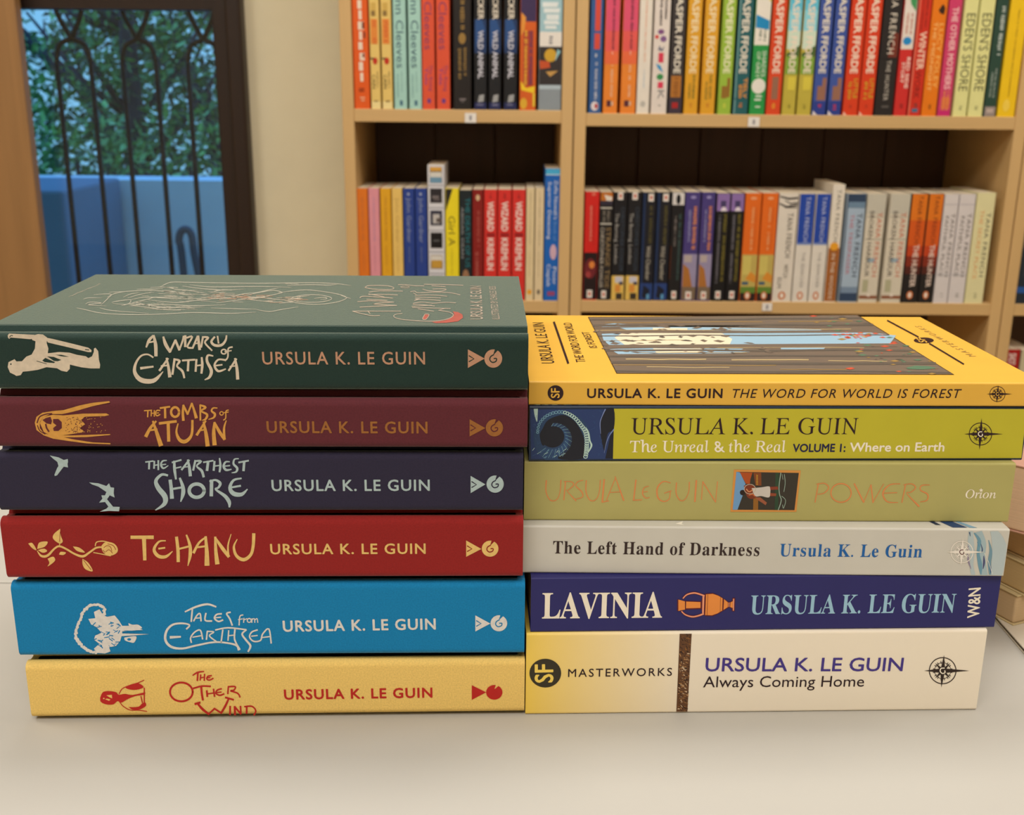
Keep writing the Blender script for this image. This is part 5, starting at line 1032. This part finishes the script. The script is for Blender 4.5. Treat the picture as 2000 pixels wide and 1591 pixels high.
def l4(a, b, col, lab, z=(), t=(), grp=None, top=378): return shelf_book(1540 + a * .23, 1540 + b * .23, 579, zL2, col, lab, top=top, z=z, t=t, grp=grp)
for a, b, w in ((28, 162, 'left'), (167, 292, 'right')):
    l4(a, b, (222, 214, 202), f'blue over white paperback, {w} one of the two', z=[('z', 378, 474, (34, 70, 164)), ('z', 474, 478, (120, 140, 190))] + orange_logo(577), t=[('TANA FRENCH', 384, 472, .42, .7, (190, 196, 220), dict(space=1.1)), ('THE SEARCHER', 492, 562, .42, .64, (160, 154, 148))], grp='blue over white paperbacks')
l4(298, 402, (226, 216, 200), 'tall white paperback with orange dot and brown lower half', z=[('z', 484, 588, (160, 94, 40)), ('e', 481, .5, 8, .36, (232, 160, 40))], t=[('TANA FRENCH', 370, 472, .38, .7, (120, 114, 104), dict(space=1.15)), ('IN THE WOODS', 495, 584, .36, .66, (224, 206, 184))], top=360)
l4(424, 582, (164, 182, 200), 'light blue paperback with dark misty head and foot', z=[('z', 378, 394, (48, 66, 92)), ('z', 394, 406, (110, 136, 160)), ('z', 572, 588, (50, 68, 96)), ('z', 560, 572, (120, 140, 164)), ('r', 380, 586, .0, .07, (50, 60, 80))], t=[('TANA FRENCH', 416, 540, .6, .86, (60, 66, 80), dict(space=1.1)), ('THE TRESPASSER', 418, 536, .24, .44, (190, 116, 130))])
for a, b, w in ((592, 752, 'left'), (782, 952, 'right')):
    l4(a, b, (212, 202, 182), f'beige weathered-board paperback with coral words, {w} one of the two', z=[('z', 379, 418, (196, 190, 174)), ('r', 422, 424, .04, .96, (180, 172, 156)), ('r', 466, 468, .04, .96, (176, 168, 150)), ('r', 504, 512, .3, .7, (150, 170, 180)), ('r', 546, 570, .15, .45, (176, 172, 140)), ('z', 577, 583, (140, 84, 56)), ('r', 573, 579, .45, .6, (226, 214, 200))], t=[('TANA FRENCH', 414, 540, .6, .84, (206, 116, 90), dict(space=1.1)), ('BROKEN HARBOUR', 412, 540, .2, .42, (92, 84, 80))], grp='beige weathered-board paperbacks')
for a, b, w in ((958, 1096, 'left'), (1100, 1226, 'right')):
    l4(a, b, (34, 30, 30), f'orange fading to black paperback, {w} one of the two', z=[('z', 378, 430, (222, 118, 30)), ('z', 430, 480, (212, 90, 28)), ('z', 480, 500, (190, 66, 28)), ('z', 500, 520, (130, 44, 26)), ('z', 520, 535, (80, 34, 26))] + orange_logo(576), t=[('TANA FRENCH', 382, 475, .42, .7, (120, 50, 26), dict(space=1.1)), ('THE HUNTER', 478, 560, .42, .74, (222, 200, 186), SP)], grp='orange fading to black paperbacks')
for a, b, w in ((1230, 1352, 'left'), (1356, 1492, 'right')):
    l4(a, b, (214, 206, 204), f'lilac-white paperback with two grey title lines, {w} one of the two', z=[('r', 398, 400, .04, .96, (190, 182, 186)), ('r', 534, 539, .04, .96, (196, 190, 190))], t=[('TANA FRENCH', 416, 540, .6, .84, (110, 100, 98), dict(space=1.1)), ('FAITHFUL PLACE', 422, 540, .2, .42, (110, 100, 98)), ('scr', 572, 580, .42, .66, (170, 164, 160))], grp='lilac-white paperbacks', top=379)
l4(1498, 1655, (222, 214, 164), 'pale yellow paperback with orange and grey words, last on the wide lower shelf', t=[('TANA FRENCH', 415, 540, .62, .84, (100, 96, 84), dict(space=1.1)), ('THE SECRET PLACE', 410, 545, .26, .46, (224, 160, 100)), ('scr', 572, 580, .42, .66, (176, 172, 130))], top=376)
# far right bookcase: what the picture edge leaves of it
shelf_book(1979, 2012, 560, zL2, (36, 44, 54), 'dark blue-black book at the right picture edge above the red one', top=384, z=[('r', 560, 572, .2, .9, (40, 84, 150)), ('r', 400, 540, .5, .9, (60, 60, 66))])
z3 = zL2 - gap2
shelf_book(1960, 1992, 700, z3, (164, 24, 22), 'red book low in the far right bookcase, white words on its spine', top=682, t=[('SHOT', 690, 712, .3, .75, (220, 190, 180), SP)])
shelf_book(1994, 2020, 700, z3, (196, 184, 150), 'cream book beside the red one in the far right bookcase', top=684)

# ================================================================== OUTSIDE THE WINDOW
PAR = mat((222, 228, 236), 'plaster')
yp = 3.7
pz = ony(300, 352, yp).z
o = MB().box((-6, yp, -.3), (1.0, yp + .18, pz)).build('parapet_wall', PAR); tag(o, 'plain rendered garden wall seen through the barred window', 'wall')
o = MB().box((-6, Y_W + .3, -.35), (2, 12, -.3)).build('terrace_ground', mat((120, 125, 130), 'plaster')); o['kind'] = 'structure'
a = ony(84, 372, yp - .5); b = ony(122, 372, yp - .5)
o = bevel(MB().box((a.x - .6, yp - .5, -.3), (b.x, yp - .02, a.z)).build('masonry_pier', mat((120, 132, 150), 'plaster')), .01); tag(o, 'dark low masonry block standing before the garden wall', 'pier')
o = MB(); q = ony(357, 470, yp - .3)  # invented hooked tube, added in place of a dim reflection in the pane
o.tube(smooth_path([(q.x, yp - .3, -.3), (q.x - .005, yp - .3, q.z - .1), (q.x - .012, yp - .3, q.z + .0), (q.x + .005, yp - .3, q.z + .035), (q.x + .028, yp - .3, q.z + .02), (q.x + .035, yp - .3, q.z - .06), (q.x + .07, yp - .3, q.z - .3)], 5), .012, 10)
o = o.build('reflection_shape', mat((78, 84, 96), 'print'), smooth=True); tag(o, 'grey hooked shape standing in for a dim reflection in the glass, placed before the garden wall, right part of the window', 'reflection')
BARK = mat((62, 54, 60), 'wood', amp=.3)
LEAFS = [mat((86, 132, 66), 'leaf'), mat((128, 176, 84), 'leaf'), mat((56, 92, 56), 'leaf'), mat((150, 196, 120), 'leaf')]
random.seed(17)
def tree(name_label, base, height, crown_c, crown_r, nleaf, trunk_path, lsz=.055, holes=()):
    r = bpy.data.objects.new('garden_tree', None); COL.objects.link(r); r.location = base
    tag(r, name_label, 'tree', 'trees behind the garden wall')
    inv = Matrix.Translation(-Vector(base))
    def c(o): o.parent = r; o.matrix_parent_inverse = inv; return o
    c(MB().tube(trunk_path, .07, 10, .03).build('trunk', BARK, smooth=True))
    for i in range(7):
        k = random.randint(1, len(trunk_path) - 1); p = Vector(trunk_path[k]); d = Vector((random.uniform(-1, 1), random.uniform(-.4, .4), random.uniform(.1, .9)))
        c(MB().tube([p, p + d * .35, p + d * .7 + Vector((0, 0, .1))], .022, 6, .006).build('branch', BARK, smooth=True))
    m = MB(); cen = []
    for i in range(150):
        while True:
            v = Vector((random.uniform(-1, 1), random.uniform(-1, 1), random.uniform(-1, 1)))
            if v.length < 1: break
        cen.append(Vector(crown_c) + Vector((v.x * crown_r[0], v.y * crown_r[1], v.z * crown_r[2])))
    for i in range(nleaf):
        p = random.choice(cen) + Vector((random.gauss(0, .075), random.gauss(0, .075), random.gauss(0, .055)))
        d = Vector((random.gauss(0, 1), random.gauss(0, 1), random.gauss(-.2, .7))).normalized(); s_ = d.cross(Vector((random.random(), random.random(), 1))).normalized()
        L_ = lsz * random.uniform(.6, 1.3); n = len(m.v)
        m.v += [tuple(p), tuple(p + d * L_ * .5 + s_ * L_ * .24), tuple(p + d * L_), tuple(p + d * L_ * .5 - s_ * L_ * .24)]
        m.f.append((n, n + 1, n + 2, n + 3)); m.mi.append(random.choice((0, 0, 1, 2, 2, 3)))
    f_ = c(m.build('foliage', LEAFS, recalc=False)); f_['kind'] = 'stuff'
Yt = 5.2
def W(px, py, Y): return tuple(ony(px, py, Y))
def path(Y, *pp): return [(W(*pp[0], Y)[0], Y, -.3)] + [W(px, py, Y) for px, py in pp[1:]]
tree('leafy tree with a purplish-grey upright trunk behind the garden wall, centre of the window', (W(262, 330, 5.2)[0], 5.2, -.3), 3, W(250, 130, 5.2), (.62, .35, .72), 3200, path(5.2, (275, 360), (270, 330), (262, 240), (255, 160), (248, 60), (240, -80)))
tree('darker leaning tree behind the garden wall, left part of the window', (W(240, 360, 7.2)[0], 7.2, -.3), 3, W(120, 110, 7.2), (1.0, .5, 1.25), 4200, path(7.2, (240, 360), (215, 270), (160, 170), (90, 110), (40, 60)), .075)
tree('tree with bright green leaves behind the garden wall, right part of the window', (W(440, 360, 6.2)[0], 6.2, -.3), 3, W(400, 130, 6.2), (.6, .3, 1.1), 3200, path(6.2, (440, 360), (425, 250), (360, 140), (290, 100)), .065)
def bush(lab, c, r, n, lsz):
    rr = bpy.data.objects.new('garden_shrub', None); COL.objects.link(rr); rr.location = (c[0], c[1], -.3); tag(rr, lab, 'shrub', 'shrubs behind the garden wall')
    inv = Matrix.Translation(-Vector(rr.location)); 
    st = MB().tube([(c[0], c[1], -.3), (c[0], c[1], c[2])], .02, 6, .008).build('stem', BARK); st.parent = rr; st.matrix_parent_inverse = inv
    m = MB()
    for i in range(n):
        v = Vector((random.gauss(0, .5) * r[0], random.gauss(0, .5) * r[1], random.gauss(0, .45) * r[2])); p = Vector(c) + v
        d = Vector((random.gauss(0, 1), random.gauss(0, 1), random.gauss(.4, .7))).normalized(); s_ = d.cross(Vector((random.random(), random.random(), 1))).normalized(); L_ = lsz * random.uniform(.6, 1.3); k = len(m.v)
        m.v += [tuple(p), tuple(p + d * L_ * .5 + s_ * L_ * .2), tuple(p + d * L_), tuple(p + d * L_ * .5 - s_ * L_ * .2)]; m.f.append((k, k + 1, k + 2, k + 3)); m.mi.append(random.choice((0, 1, 2, 3)))
    f_ = m.build('foliage', LEAFS, recalc=False); f_.parent = rr; f_.matrix_parent_inverse = inv; f_['kind'] = 'stuff'
bush('dark green shrub just above the garden wall, left of the central trunk', W(150, 305, 4.25), (.4, .1, .2), 420, .06)
bush('green shrub just above the garden wall, right of the central trunk', W(370, 300, 4.6), (.45, .1, .22), 520, .06)

# ================================================================== SIDE STACK at the right edge
kp = onz(1977, 1232, TABLE); kl = onz(1944, 1214, TABLE)
ex = (kp - kl); ex.z = 0; ex.normalize()
fr_ = Vector((-ex.y, ex.x, 0))
if fr_.x < 0: fr_ = -fr_
# local x along the long tan edge (going back), local y to the right
TAN = mat((214, 180, 132), 'pages'); GRNP = mat((178, 170, 122), 'pages')
z = TABLE
def side_book(name, lab, T_, off, cover, pages, Ln=.198, Dn=.128, yaw=0, zoff=0, at=None):
    global z
    r = bpy.data.objects.new(name, None); COL.objects.link(r)
    u = Matrix.Rotation(yaw, 3, 'Z') @ (-ex); v_ = Matrix.Rotation(yaw, 3, 'Z') @ fr_
    O = kp + u * off[0] + v_ * off[1]; O.z = z
    # right handed frame: x to the right, y to the back, z up
    M = Matrix((v_, u, Vector((0, 0, 1)))).transposed().to_4x4(); M.translation = O
    if at: M = Matrix.Translation((at[0], at[1], z)) @ Matrix.Rotation(at[2], 4, 'Z')
    r.matrix_world = M
    tag(r, lab, 'book')
    ct = .0008
    m = MB(); m.box((0, 0, 0), (Dn, Ln, ct)); m.box((0, 0, T_ - ct), (Dn, Ln, T_)); m.box((Dn - .001, 0, ct), (Dn, Ln, T_ - ct))
    bevel(m.build('cover', cover, r), .0003)
    bevel(MB().box((.0006, .0006, ct), (Dn - .001, Ln - .0006, T_ - ct)).build('page_block', pages, r), .0012, 3)
    z += T_
side_book('thin_booklet', 'thin pale booklet under the small stack of books at the right picture edge', .0028, (0, 0), mat((206, 196, 178)), mat((70, 56, 46), 'pages'), Ln=.15, Dn=.21, at=(.2462, .452, math.radians(-1)))
side_book('side_book', 'tan-edged book lying at the right picture edge, just above the thin booklet', .0165, (.0, .0), mat((196, 176, 132)), mat((206, 176, 136), 'pages'))
side_book('side_book', 'tan-edged book second above the thin booklet at the right picture edge', .0165, (-.002, .0025), mat((196, 176, 132)), mat((200, 170, 120), 'pages'))
side_book('side_book', 'tan-edged book third above the thin booklet at the right picture edge', .0165, (-.004, .006), mat((190, 165, 120)), mat((196, 158, 108), 'pages'))
side_book('side_book', 'book with pinkish ruled page edges, topmost of the stack at the right picture edge', .034, (-.03, -.002), mat((196, 150, 130)), mat((226, 192, 158), 'pages'), yaw=math.radians(24))
